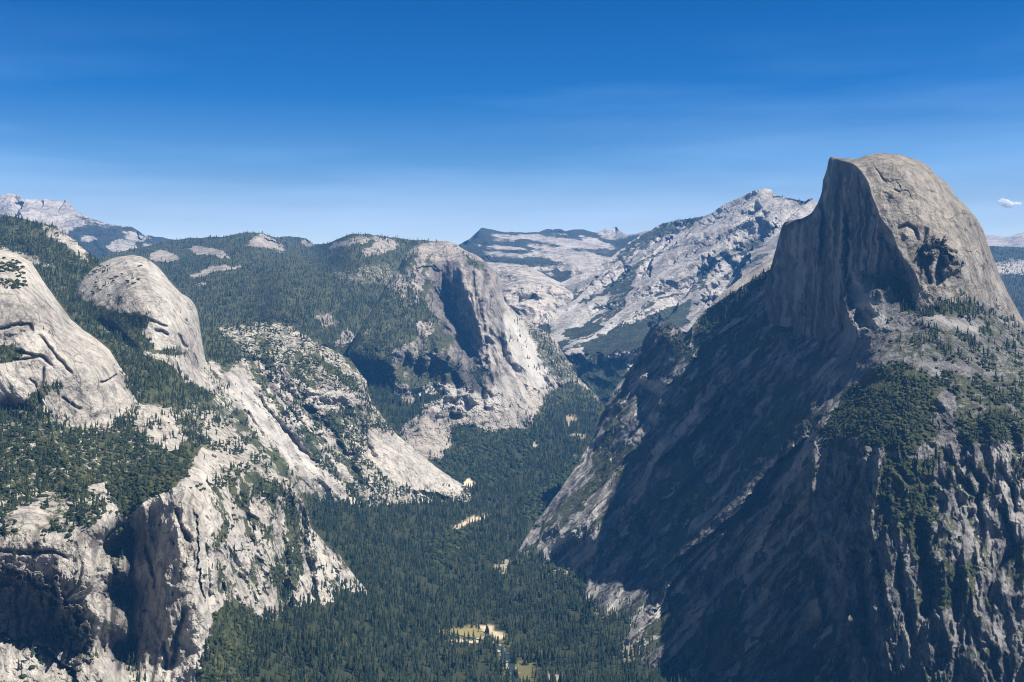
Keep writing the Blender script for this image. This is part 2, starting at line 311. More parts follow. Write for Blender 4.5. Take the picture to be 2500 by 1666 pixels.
# the great slab ridge
sheet('slab_ridge', [(1255, 800), (1278, 778), (1294, 762), (1323, 722), (1366, 691), (1400, 676), (1440, 664), (1470, 645), (1500, 622), (1530, 596), (1560, 578), (1597, 558), (1616, 546), (1640, 539), (1700, 532), (1722, 527), (1743, 517), (1768, 500), (1802, 483), (1836, 468), (1861, 461), (1882, 464), (1890, 474), (1924, 485), (1966, 492), (1973, 485), (1981, 483), (1989, 494), (2010, 500), (2060, 520)],
      [(1255, 1060), (2060, 1060)],
      [(1255, 800, 8700), (1323, 722, 9000), (1400, 676, 9300), (1500, 622, 9800), (1597, 558, 10300), (1700, 532, 10000), (1861, 461, 9400), (1890, 474, 9300), (1989, 492, 9100), (2060, 520, 9000),
       (1400, 760, 8300), (1500, 700, 8700), (1600, 640, 8900), (1700, 600, 8900), (1860, 560, 8600), (1350, 830, 7800), (1450, 850, 7500), (1550, 800, 7600), (1700, 760, 7700), (1800, 680, 7900), (1850, 640, 7950), (1400, 930, 7100), (1500, 930, 6950), (1600, 900, 6900), (1700, 860, 6950), (1430, 1060, 6750), (1600, 1060, 6500), (2060, 800, 7000), (2060, 1060, 6500)], m_slab, step=2.0,
      rough=[('r', 520, 5.0, 56, 85), ('r', 150, 7, 58, 14), ('f', 70, 3, 55, 5), ('b', 260, 5, 56, 8), ('r', 160, 1, 20, 40, [(1400, 880), (1560, 860), (1560, 1060), (1380, 1060)])],
      strokes=[('s', [(1700, 532), (1640, 570), (1560, 620), (1500, 660), (1430, 700)], 46, 260), ('s', [(1861, 462), (1790, 520), (1700, 560), (1610, 620)], 40, 170),
               ('s', [(1870, 500), (1800, 560), (1760, 590), (1640, 640)], 34, 200), ('s', [(1900, 560), (1830, 610), (1800, 690), (1740, 760)], 60, 330), ('s', [(1980, 490), (1940, 520), (1900, 560)], 30, 200),
               ('s', [(1640, 590), (1600, 625), (1590, 680)], 36, 210), ('s', [(1545, 650), (1515, 690), (1440, 720)], 34, 190), ('s', [(1750, 650), (1700, 690), (1640, 770), (1600, 800)], 46, 240), ('s', [(1460, 680), (1400, 730), (1320, 770)], 30, 160),
               ('s', [(1350, 850), (1450, 870), (1560, 850), (1620, 810)], 24, -180), ('g', [(1460, 860), (1462, 900)], 5, 90), ('s', [(1610, 760), (1560, 775), (1440, 840)], 10, 60), ('g', [(1430, 740), (1350, 780)], 9, 70),
               ('s', [(1700, 700), (1600, 715), (1500, 760), (1420, 770)], 26, 120)],
      tex=[(0, 150, 7, 57, .15, .5, .5, [(1255, 700), (1600, 560), (1850, 480), (1900, 700), (1700, 1060), (1255, 1060)], 30), (1, 80, 8, 57, .05, .5, .35, None, 0), (2, 110, 8, 57, .1, .5, .55, None, 0)],
      vbase=.16, fresh_lit=[([(1330, 830), (1400, 770), (1520, 770), (1420, 830)], .35, 12), ([(1390, 850), (1500, 795), (1600, 748), (1606, 762), (1500, 825), (1430, 858)], .45, 5), ([(1500, 590), (1560, 640), (1700, 560), (1740, 540), (1620, 600)], .15, 14)],
      veg=[([(1597, 556), (1640, 538), (1722, 526), (1690, 548), (1600, 590), (1520, 640), (1480, 650), (1530, 600)], .66, 7), ([(1890, 472), (1966, 490), (1960, 500), (1895, 482)], .9, 4),
           ([(1368, 812), (1440, 790), (1470, 800), (1400, 826)], .95, 6), ([(1420, 845), (1540, 790), (1660, 740), (1690, 730), (1680, 790), (1560, 850), (1440, 880)], .92, 8), ([(1330, 832), (1380, 838), (1370, 870), (1340, 860)], .9, 6),
           ([(1360, 870), (1480, 880), (1560, 850), (1600, 900), (1540, 940), (1450, 960), (1380, 930)], .78, 10), ([(1430, 940), (1600, 900), (1600, 1060), (1400, 1060)], .9, 12), ([(1520, 876), (1580, 850), (1590, 880), (1530, 905)], .25, 8),
           ([(1290, 770), (1350, 752), (1360, 765), (1310, 790)], .85, 6), ([(1420, 732), (1500, 700), (1500, 708), (1400, 750)], .8, 6), ([(1500, 700), (1580, 700), (1640, 720), (1560, 730)], .5, 8), ([(1640, 600), (1700, 570), (1700, 580), (1650, 610)], .5, 6)],
      tbase=0, tree=[([(1597, 556), (1640, 538), (1722, 526), (1690, 545), (1600, 575)], .8, 6), ([(1890, 472), (1966, 490), (1960, 500), (1895, 482)], .8, 4), ([(1360, 870), (1480, 880), (1560, 850), (1600, 900), (1600, 1060), (1400, 1060)], .8, 10)],
      jit=1.6, seed=6)
# forested tableland and the cliff massif at its right end
sheet('forest_tableland', [(150, 660), (250, 625), (330, 606), (380, 597), (427, 586), (450, 583), (482, 580), (546, 578), (584, 570), (622, 568), (648, 571), (660, 577), (673, 581), (705, 577), (737, 580), (750, 585), (764, 597), (780, 597), (804, 592), (833, 579), (865, 571), (896, 572), (922, 576), (960, 581), (1003, 586), (1042, 588), (1090, 594)],
      [(150, 1000), (600, 1000), (850, 1120), (1090, 1120)],
      [(150, 660, 7500), (330, 606, 9200), (482, 580, 9800), (622, 568, 9600), (705, 577, 12000), (764, 597, 10500), (833, 579, 8900), (896, 572, 8700), (960, 581, 8700), (1090, 594, 9200), (500, 640, 8000), (700, 640, 8100), (850, 640, 7800), (1000, 640, 8500), (400, 720, 6700), (600, 720, 6900), (800, 720, 6900), (950, 720, 7700), (1060, 720, 8600), (500, 800, 5900), (700, 790, 6100), (850, 850, 6700), (150, 900, 5000), (600, 1000, 5400), (850, 1120, 6300), (1090, 1120, 8000)], m_mid, step=2.5,
      rough=[('r', 500, 1, -15, 90), ('f', 160, 1, 0, 22)],
      strokes=[('s', [(648, 572), (680, 590), (704, 612)], 26, 240), ('s', [(737, 580), (752, 592)], 14, 200), ('s', [(800, 615), (850, 612), (880, 600)], 20, -90)],
      vbase=.93, veg=[([(458, 606), (490, 602), (540, 610), (560, 628), (520, 626), (470, 616)], .12, 5), ([(365, 618), (395, 610), (425, 618), (438, 632), (400, 640), (368, 632)], .15, 5), ([(468, 672), (520, 650), (585, 648), (582, 656), (530, 662), (478, 682)], .25, 5),
           ([(600, 592), (640, 570), (664, 582), (704, 612), (690, 616), (650, 604), (605, 602)], .25, 6), ([(735, 588), (752, 586), (764, 597), (740, 600)], .3, 4), ([(820, 590), (880, 574), (925, 578), (960, 583), (900, 590), (840, 605), (800, 612)], .4, 7), ([(880, 612), (930, 588), (960, 584), (985, 596), (930, 620), (895, 628)], .3, 7),
           ([(800, 660), (900, 645), (960, 640), (980, 700), (900, 700), (820, 690)], .62, 14), ([(770, 770), (810, 762), (830, 790), (790, 800)], .45, 9), ([(815, 835), (850, 800), (880, 830), (880, 850), (820, 845)], .4, 8), ([(475, 692), (500, 690), (500, 700)], .4, 4), ([(700, 700), (740, 700), (735, 712)], .6, 6)],
      tbase=.95, tree=[([(458, 606), (490, 602), (540, 610), (560, 628), (520, 626), (470, 616)], .08, 5), ([(365, 618), (395, 610), (425, 618), (438, 632), (400, 640), (368, 632)], .2, 5), ([(468, 672), (520, 650), (585, 648), (582, 656), (530, 662), (478, 682)], .1, 5), ([(600, 592), (640, 570), (664, 582), (704, 612), (690, 616), (650, 604), (605, 602)], .3, 6), ([(820, 590), (880, 574), (925, 578), (985, 596), (930, 620), (840, 605), (800, 612)], .35, 7), ([(800, 660), (900, 645), (960, 640), (980, 700), (900, 700), (820, 690)], .5, 14), ([(770, 770), (810, 762), (830, 790), (790, 800)], .4, 9)],
      jit=2.0, seed=8)
sheet('cliff_massif', [(850, 860), (880, 800), (920, 740), (950, 690), (975, 650), (990, 625), (1010, 602), (1040, 594), (1065, 589), (1090, 589), (1114, 597), (1133, 610), (1161, 622), (1185, 638), (1205, 654), (1216, 670), (1224, 690), (1228, 717), (1232, 737), (1248, 753), (1268, 772), (1303, 792), (1335, 812), (1359, 832), (1367, 852), (1382, 871), (1406, 899), (1418, 923), (1438, 946), (1470, 985), (1490, 1010)],
      [(850, 1150), (980, 1250), (1200, 1250), (1490, 1120)],
      [(850, 860, 6250), (920, 740, 6900), (975, 650, 7500), (1040, 594, 8000), (1090, 589, 8000), (1133, 610, 7900), (1205, 654, 7750), (1228, 717, 7650), (1268, 772, 7650), (1335, 812, 7500), (1406, 899, 7150), (1490, 1010, 6600),
       (1000, 640, 7450), (1020, 720, 7050), (1060, 790, 6850), (1070, 680, 7480), (1105, 730, 7330), (1120, 700, 7250), (1160, 760, 6950), (1150, 680, 7250), (1200, 720, 7150), (1210, 800, 6950), (1130, 850, 6900), (1170, 900, 6600), (1040, 830, 6500), (1100, 850, 6550), (1000, 880, 6350), (930, 870, 6200),
       (1120, 920, 6350), (1080, 960, 6150), (1000, 960, 6050), (1150, 990, 6000), (1250, 940, 6400), (1320, 950, 6600), (1250, 850, 6900), (1300, 860, 7000), (1230, 1040, 6000), (1110, 1050, 'F', -40), (1050, 1072, 'F', -170), (1000, 1110, 'F', -40), (1060, 1130, 'F', 30), (950, 1050, 5700), (880, 930, 6350), (870, 1000, 6200), (900, 1080, 5600), (1350, 1060, 'F', 60), (1200, 1120, 'F', 60), (1100, 1250, 'F', 300), (1490, 1120, 'F', 400), (1300, 1200, 'F', 300)], m_mid, step=2.0,
      rough=[('r', 210, 2.2, -8, 70, [(1000, 620), (1230, 620), (1260, 800), (1240, 960), (1000, 960)], 30), ('r', 180, 2.5, -35, 45, [(1200, 740), (1420, 880), (1430, 1020), (1250, 1040), (1170, 900)], 30), ('r', 70, 3, -30, 13, [(1180, 740), (1420, 880), (1430, 1060), (1180, 1060)], 30), ('r', 70, 3, -5, 16, [(1000, 640), (1230, 640), (1240, 960), (1000, 960)], 25),
             ('b', 130, .7, -8, 24, [(900, 840), (1200, 840), (1260, 1060), (900, 1120)], 30), ('f', 60, 1, 0, 10), ('r', 240, 1, -10, 35)],
      strokes=[('s', [(1020, 608), (1010, 640), (1030, 680), (1068, 740), (1100, 800), (1150, 850), (1180, 900)], 70, 0),
               ('g', [(1075, 640), (1080, 700), (1110, 780), (1140, 850), (1165, 905), (1200, 950)], 20, 105), ('g', [(1120, 625), (1132, 690), (1155, 760), (1180, 840)], 11, -80), ('g', [(1148, 640), (1158, 700), (1176, 780), (1190, 840)], 5, 55), ('s', [(1010, 655), (1050, 650), (1080, 665)], 12, 50), ('s', [(1060, 700), (1084, 740), (1110, 790)], 14, 60), ('g', [(1092, 650), (1108, 720), (1132, 790)], 8, -55), ('g', [(1068, 640), (1076, 700), (1100, 770)], 6, -35), ('g', [(1120, 700), (1110, 760), (1120, 830)], 7, 60), ('g', [(1185, 660), (1190, 700), (1200, 740)], 7, 90), ('g', [(1150, 690), (1148, 750), (1160, 820)], 7, 70), ('g', [(1215, 800), (1235, 880), (1275, 930)], 8, 60),
               ('s', [(1010, 870), (1060, 862), (1100, 880), (1140, 930), (1190, 950)], 34, -120), ('g', [(1110, 880), (1105, 930), (1120, 960)], 9, 90), ('g', [(1060, 870), (1050, 930)], 8, 60), ('g', [(1160, 900), (1175, 950), (1180, 990)], 9, 100),
               ('s', [(1045, 990), (1100, 962), (1160, 970), (1210, 990)], 16, -90), ('s', [(1060, 1015), (1110, 985), (1140, 1010)], 18, -110), ('s', [(1000, 950), (1060, 935), (1110, 950)], 12, -50), ('g', [(880, 880), (895, 960), (920, 1060), (965, 1110)], 20, 170), ('g', [(930, 880), (945, 960), (960, 1040)], 12, 110)],
      tex=[(0, 80, 1.2, -20, -.05, .3, .55, [(980, 600), (1080, 600), (1060, 700), (1110, 790), (1180, 930), (1000, 960), (860, 900)], 25), (2, 34, 8, -6, .05, .5, .5, [(1000, 620), (1230, 620), (1260, 800), (1240, 960), (1000, 960)], 20), (1, 40, 6, -30, .1, .5, .3, [(1180, 740), (1420, 880), (1430, 1060), (1180, 1060)], 20), (2, 40, 6, -30, .05, .45, .6, [(1180, 740), (1420, 880), (1430, 1060), (900, 1060), (900, 880)], 20)],
      vbase=.38, stain_shade=[([(1050, 640), (1100, 640), (1115, 700), (1150, 860), (1180, 930), (1140, 900), (1080, 810), (1050, 720)], .65, 12), ([(1090, 860), (1180, 930), (1180, 960), (1100, 940), (1060, 880)], .85, 12), ([(930, 880), (1040, 870), (1060, 930), (960, 940)], .4, 12), ([(1200, 670), (1222, 690), (1232, 800), (1235, 900), (1215, 820), (1205, 740)], .35, 8), ([(1170, 655), (1200, 665), (1195, 700), (1180, 690)], .5, 6)],  # recess and second cliff: their shade is painted into the rock as darkening
      fresh_lit=[([(1235, 745), (1290, 810), (1320, 860), (1340, 940), (1320, 965), (1270, 940), (1240, 860), (1228, 790)], .55, 12), ([(1170, 980), (1230, 900), (1290, 960), (1330, 965), (1310, 985), (1250, 980)], .3, 12), ([(1010, 950), (1060, 935), (1120, 940), (1220, 980), (1240, 1000), (1180, 1010), (1110, 1010), (1050, 1000), (1020, 970)], .55, 8)],
      veg=[([(820, 880), (880, 740), (940, 630), (985, 618), (1005, 660), (1020, 700), (1055, 745), (1080, 785), (1010, 790), (1000, 830), (960, 860), (960, 900), (880, 900)], .72, 10), ([(930, 640), (1000, 605), (1040, 600), (1020, 680), (990, 730), (950, 700)], .45, 14), ([(1000, 610), (1040, 596), (1090, 592), (1120, 605), (1060, 620), (1010, 650)], .2, 8), ([(1130, 615), (1180, 645), (1190, 660), (1170, 665), (1140, 640)], .72, 6), ([(1000, 680), (1030, 690), (1060, 740), (1090, 760), (1090, 775), (1040, 770), (1010, 740)], .25, 8),
           ([(1000, 785), (1060, 785), (1110, 800), (1080, 830), (1010, 840)], .35, 8), ([(980, 830), (1040, 820), (1110, 850), (1050, 870), (990, 880)], .55, 10), ([(1265, 772), (1340, 818), (1380, 872), (1420, 925), (1360, 930), (1320, 880), (1300, 830)], .62, 8), ([(1030, 640), (1120, 640), (1240, 700), (1240, 860), (1180, 900), (1100, 850), (1060, 740)], .05, 12), ([(1235, 745), (1290, 810), (1330, 940), (1250, 960), (1200, 880)], .12, 10),
           ([(840, 880), (950, 900), (970, 1060), (1000, 1110), (900, 1100), (850, 1000)], .82, 12), ([(980, 890), (1100, 900), (1090, 930), (1000, 940)], .62, 10), ([(1010, 950), (1060, 935), (1120, 940), (1220, 980), (1240, 1000), (1240, 1030), (1180, 1040), (1060, 1010), (1020, 980)], .14, 8), ([(1000, 1040), (1300, 1040), (1340, 960), (1400, 930), (1500, 1010), (1480, 1200), (1000, 1260)], .97, 10), ([(985, 1090), (1000, 1050), (1040, 1030), (1090, 1025), (1105, 1050), (1095, 1090), (1060, 1128), (1015, 1120)], .1, 6), ([(1165, 1035), (1210, 1015), (1290, 1030), (1300, 1045), (1230, 1050), (1180, 1055)], .2, 6)],
      tbase=.3, tree=[([(820, 880), (880, 740), (940, 630), (985, 618), (1005, 660), (1020, 700), (1055, 745), (1080, 785), (1010, 790), (1000, 830), (960, 860), (960, 900), (880, 900)], .85, 10), ([(1010, 600), (1230, 650), (1240, 860), (1330, 940), (1220, 1010), (1100, 960), (1060, 740)], .02, 12), ([(1130, 615), (1180, 645), (1190, 660), (1170, 665), (1140, 640)], .6, 6), ([(1000, 785), (1110, 800), (1080, 830), (1010, 840)], .45, 8), ([(1270, 772), (1340, 818), (1380, 872), (1430, 925), (1360, 930), (1320, 880), (1300, 830)], .7, 8), ([(840, 880), (950, 900), (970, 1060), (1000, 1110), (900, 1100), (850, 1000)], .6, 12), ([(1000, 1040), (1300, 1040), (1340, 960), (1400, 930), (1500, 1010), (1480, 1200), (1000, 1260)], .95, 10), ([(985, 1090), (1000, 1050), (1040, 1030), (1090, 1025), (1105, 1050), (1095, 1090), (1060, 1128), (1015, 1120)], .1, 6), ([(1165, 1035), (1210, 1015), (1290, 1030), (1300, 1045), (1230, 1050), (1180, 1055)], .2, 6)],
      jit=1.6, round_=(22, 90), seed=9)
# ---- left side of the valley
LSV = [([(520, 780), (1170, 1000), (1170, 1330), (520, 1330)], .54, 20), ([(-80, 520), (240, 640), (300, 800), (400, 900), (440, 1000), (500, 1080), (420, 1130), (450, 1200), (300, 1260), (-80, 1260)], .86, 12),
       ([(105, 548), (160, 572), (210, 612), (215, 640), (160, 600), (110, 575)], .35, 8), ([(0, 600), (80, 625), (140, 650), (90, 650), (20, 630)], .45, 8), ([(200, 690), (330, 760), (360, 850), (300, 860), (240, 790)], .7, 10),
       ([(340, 985), (420, 1000), (450, 1060), (440, 1130), (400, 1090), (330, 1050)], .42, 10), ([(240, 1000), (300, 1020), (280, 1040)], .4, 6), ([(500, 1000), (560, 1020), (640, 1100), (650, 1180), (560, 1150), (500, 1080)], .44, 10),
       ([(-80, 1240), (0, 1225), (60, 1200), (230, 1220), (250, 1290), (180, 1300), (-80, 1330)], .55, 10),
       ([(505, 890), (560, 860), (640, 880), (700, 960), (760, 1040), (690, 1060), (600, 960), (540, 960)], .35, 10), ([(500, 800), (560, 830), (600, 870), (560, 900), (500, 870)], .82, 10),
       ([(560, 890), (640, 960), (720, 1060), (800, 1160), (870, 1230), (820, 1240), (740, 1180), (650, 1080), (560, 960)], .16, 12), ([(640, 880), (700, 900), (860, 950), (890, 990), (800, 990), (700, 960)], .42, 10), ([(745, 950), (790, 950), (860, 960), (880, 985), (820, 1010), (765, 990)], .10, 8), ([(720, 1000), (800, 1060), (850, 1120), (880, 1200), (820, 1150), (760, 1080)], .35, 12),
       ([(890, 1060), (950, 1055), (1010, 1090), (1110, 1170), (1130, 1210), (1010, 1200), (950, 1160), (900, 1110)], .15, 10), ([(820, 990), (900, 1000), (960, 1040), (900, 1060), (830, 1040)], .6, 10), ([(520, 800), (700, 785), (860, 880), (890, 950), (750, 930), (600, 870)], .53, 10),
       ([(700, 1190), (760, 1220), (850, 1260), (800, 1290), (740, 1250)], .9, 8), ([(900, 1120), (950, 1180), (1000, 1215), (920, 1215), (880, 1170)], .5, 8)]
sheet('valley_left_wall', [(-90, 512), (-40, 518), (0, 524), (57, 534), (103, 545), (134, 553), (161, 572), (184, 588), (207, 610), (230, 628), (262, 660), (300, 720), (380, 790), (440, 830), (500, 815), (517, 806), (550, 795), (593, 787), (631, 785), (689, 788), (712, 794), (735, 813), (765, 832), (788, 844), (823, 859), (850, 874), (866, 892), (881, 914), (896, 932), (898, 958), (909, 985), (938, 1022), (970, 1064), (1003, 1088), (1025, 1109), (1064, 1140), (1096, 1162), (1123, 1180), (1140, 1188), (1151, 1213)],
      [(-90, 1400), (300, 1340), (500, 1300), (760, 1340), (900, 1330), (1151, 1262)],
      [(-90, 512, 5600), (0, 524, 5500), (103, 545, 5300), (184, 588, 5100), (230, 628, 4900), (100, 640, 4700), (200, 740, 4250), (300, 800, 4050), (430, 830, 4500), (517, 806, 5000), (631, 785, 5300), (735, 813, 5300), (850, 874, 5200), (898, 958, 5000), (970, 1064, 5020), (1064, 1140, 5080), (1123, 1180, 5100), (1151, 1213, 'F', -60),
       (620, 840, 4950), (720, 880, 4850), (820, 930, 4750), (560, 900, 4500), (660, 980, 4420), (760, 1060, 4440), (840, 1000, 4800), (880, 1100, 4680), (960, 1120, 4800), (1050, 1180, 4930), (500, 950, 4050), (600, 1050, 4000), (700, 1130, 4130), (800, 1180, 4330), (875, 1236, 'F', -30), (780, 1230, 'F', -30), (1000, 1225, 'F', -30), (1096, 1225, 'F', -30),
       (400, 900, 3650), (400, 1000, 3350), (300, 950, 3300), (200, 1000, 3050), (100, 950, 3050), (450, 1080, 3150), (350, 1120, 2850), (200, 1120, 2700), (50, 1120, 2600), (-90, 1100, 2600), (50, 1230, 2330), (200, 1220, 2420), (-90, 1230, 2300), (450, 1160, 2850), (550, 1150, 3150), (650, 1180, 3350), (-90, 1400, 2150), (300, 1340, 2600), (760, 1340, 'F', 250), (900, 1330, 'F', 250), (1000, 1290, 'F', 250), (1151, 1262, 'F', 250)], m_pale, step=2.3,
      rough=[('r', 260, 1, -20, 45, [(-90, 500), (500, 500), (500, 1400), (-90, 1400)], 60), ('r', 150, 3.5, -42, 30, [(520, 850), (700, 900), (900, 1250), (700, 1250), (500, 950)], 30), ('r', 55, 4, -42, 9, [(520, 850), (700, 900), (900, 1250), (700, 1250), (500, 950)], 30),
             ('b', 70, .5, -15, 14, [(520, 780), (860, 870), (900, 1000), (600, 940)], 25), ('r', 110, .8, -20, 18, [(520, 780), (860, 870), (930, 1060), (600, 940)], 25), ('r', 120, 3, -55, 14, [(880, 1030), (1150, 1200), (900, 1220)], 15), ('f', 70, 1, 0, 9), ('b', 60, 1, 0, 6)],
      strokes=[('g', [(560, 850), (640, 900), (720, 980), (800, 1060), (850, 1130), (880, 1230)], 18, 60), ('g', [(600, 935), (660, 1010), (740, 1100), (790, 1150)], 7, 45), ('g', [(640, 930), (700, 990), (770, 1080)], 6, 35), ('s', [(745, 955), (800, 970), (870, 975)], 18, -40), ('g', [(580, 980), (640, 1070), (700, 1140)], 8, 45), ('s', [(1000, 1195), (1050, 1200), (1110, 1212)], 9, -50), ('g', [(880, 1020), (890, 1080), (920, 1130)], 10, 45)],
      tex=[(1, 40, 5, -42, .05, .5, .3, [(520, 850), (700, 900), (900, 1250), (1150, 1210), (700, 1250), (500, 950)], 20), (2, 30, 5, -42, .05, .4, .65, [(520, 800), (700, 900), (900, 1250), (1150, 1210), (700, 1250), (500, 950)], 20), (0, 45, 3.5, -38, .0, .35, .35, [(520, 800), (860, 880), (900, 1250), (700, 1250), (500, 950)], 20), (0, 60, .5, -20, -.5, -.05, -.22, [(-90, 980), (500, 980), (500, 1300), (-90, 1300)], 20)],
      veg=LSV, vbase=.8, tbase=.7, tree=LSV+[([(560, 890), (640, 960), (720, 1060), (800, 1160), (870, 1230), (820, 1240), (740, 1180), (650, 1080), (560, 960)], .08, 12), ([(890, 1060), (950, 1055), (1010, 1090), (1110, 1170), (1130, 1210), (1010, 1200), (950, 1160), (900, 1110)], .07, 10)], fresh_lit=[([(745, 950), (790, 950), (860, 960), (880, 985), (820, 1010), (765, 990)], .4, 8), ([(560, 900), (640, 970), (800, 1160), (820, 1230), (700, 1130), (560, 960)], .35, 12), ([(950, 1055), (1010, 1090), (1120, 1180), (1130, 1205), (1040, 1180)], .25, 10)],
      con=[([(500, 1000), (1160, 1000), (1160, 1300), (500, 1300)], .4, 20), ([(520, 780), (900, 780), (900, 1000), (600, 940)], .45, 20), ([(-90, 1060), (300, 1060), (460, 1100), (300, 1300), (-90, 1300)], .28, 30)], cbase=.85, jit=1.6, seed=12)
sheet('round_granite_dome', [(176, 735), (185, 705), (195, 691), (214, 668), (230, 654), (245, 645), (268, 633), (295, 626), (325, 623), (344, 626), (367, 637), (387, 653), (406, 676), (425, 699), (444, 718), (452, 722), (459, 727), (468, 735), (475, 744), (482, 760), (485, 778), (489, 806), (493, 836), (501, 875), (510, 893), (517, 905), (530, 925), (560, 960)],
      [(176, 760), (220, 810), (280, 830), (330, 880), (400, 940), (480, 960), (560, 985)],
      [(176, 735, 4250), (214, 668, 4450), (268, 633, 4550), (325, 623, 4550), (387, 653, 4500), (444, 718, 4450), (485, 778, 4450), (501, 875, 4300), (560, 960, 4000), (240, 700, 4250), (320, 700, 4080), (400, 740, 3980), (450, 800, 4020), (350, 800, 3870), (420, 860, 3880), (480, 870, 4120), (280, 780, 3950), (220, 790, 4020), (400, 940, 3630), (480, 950, 3900), (330, 860, 3750), (560, 985, 3900)], m_pale, step=1.9,
      rough=[('f', 220, 1.5, -20, 14), ('r', 90, 4, -30, 3.0), ('f', 35, 2, -20, 2.0), ('b', 90, 1, -30, 3)],
      strokes=[('g', [(412, 720), (430, 750), (437, 775), (455, 792), (470, 800)], 3.5, 26), ('g', [(432, 815), (445, 835), (460, 855)], 4, 28), ('g', [(375, 806), (395, 808), (412, 820)], 3.5, 24), ('g', [(360, 782), (385, 788), (410, 800)], 3, 20), ('s', [(455, 728), (470, 752), (482, 790)], 10, -30), ('g', [(360, 885), (385, 905), (395, 930)], 4, 30), ('g', [(335, 875), (360, 900), (372, 920)], 4, 22), ('g', [(476, 820), (470, 860), (486, 900)], 4, 26), ('g', [(398, 685), (410, 700), (425, 706)], 3, 16)],
      tex=[(2, 22, 8, -25, .15, .6, .3, None, 0), (1, 30, 6, -25, .1, .6, .25, None, 0)],
      vbase=.02, veg=[([(176, 735), (195, 691), (245, 645), (325, 625), (360, 640), (330, 680), (290, 720), (300, 745), (240, 745), (230, 780)], .30, 12), ([(180, 720), (240, 745), (290, 760), (350, 762), (370, 775), (350, 810), (380, 850), (440, 850), (460, 870), (420, 870), (330, 860), (200, 800)], .75, 7), ([(430, 750), (470, 800), (465, 806), (428, 780)], .35, 5), ([(340, 900), (400, 935), (480, 935), (560, 990), (400, 980)], .85, 6), ([(400, 670), (425, 690), (422, 702), (400, 690)], .2, 5)],
      con=[([(176, 600), (400, 600), (360, 745), (176, 745)], .35, 10)], tbase=.02, tree=[([(176, 735), (195, 691), (245, 645), (325, 625), (370, 645), (330, 690), (290, 720), (300, 745), (240, 745), (230, 780)], .33, 12), ([(180, 720), (240, 745), (290, 760), (350, 762), (370, 775), (350, 810), (380, 850), (440, 850), (460, 870), (420, 870), (330, 860), (200, 800)], .8, 7), ([(340, 900), (400, 935), (480, 935), (560, 990), (400, 980)], .9, 6), ([(430, 750), (470, 800), (465, 806), (428, 780)], .4, 5), ([(400, 670), (425, 690), (422, 702), (400, 690)], .3, 5), ([(490, 870), (530, 920), (560, 970), (500, 930)], .6, 6)],
      jit=.9, round_=(45, 160), embed=('valley_left_wall', 45), seed=13)
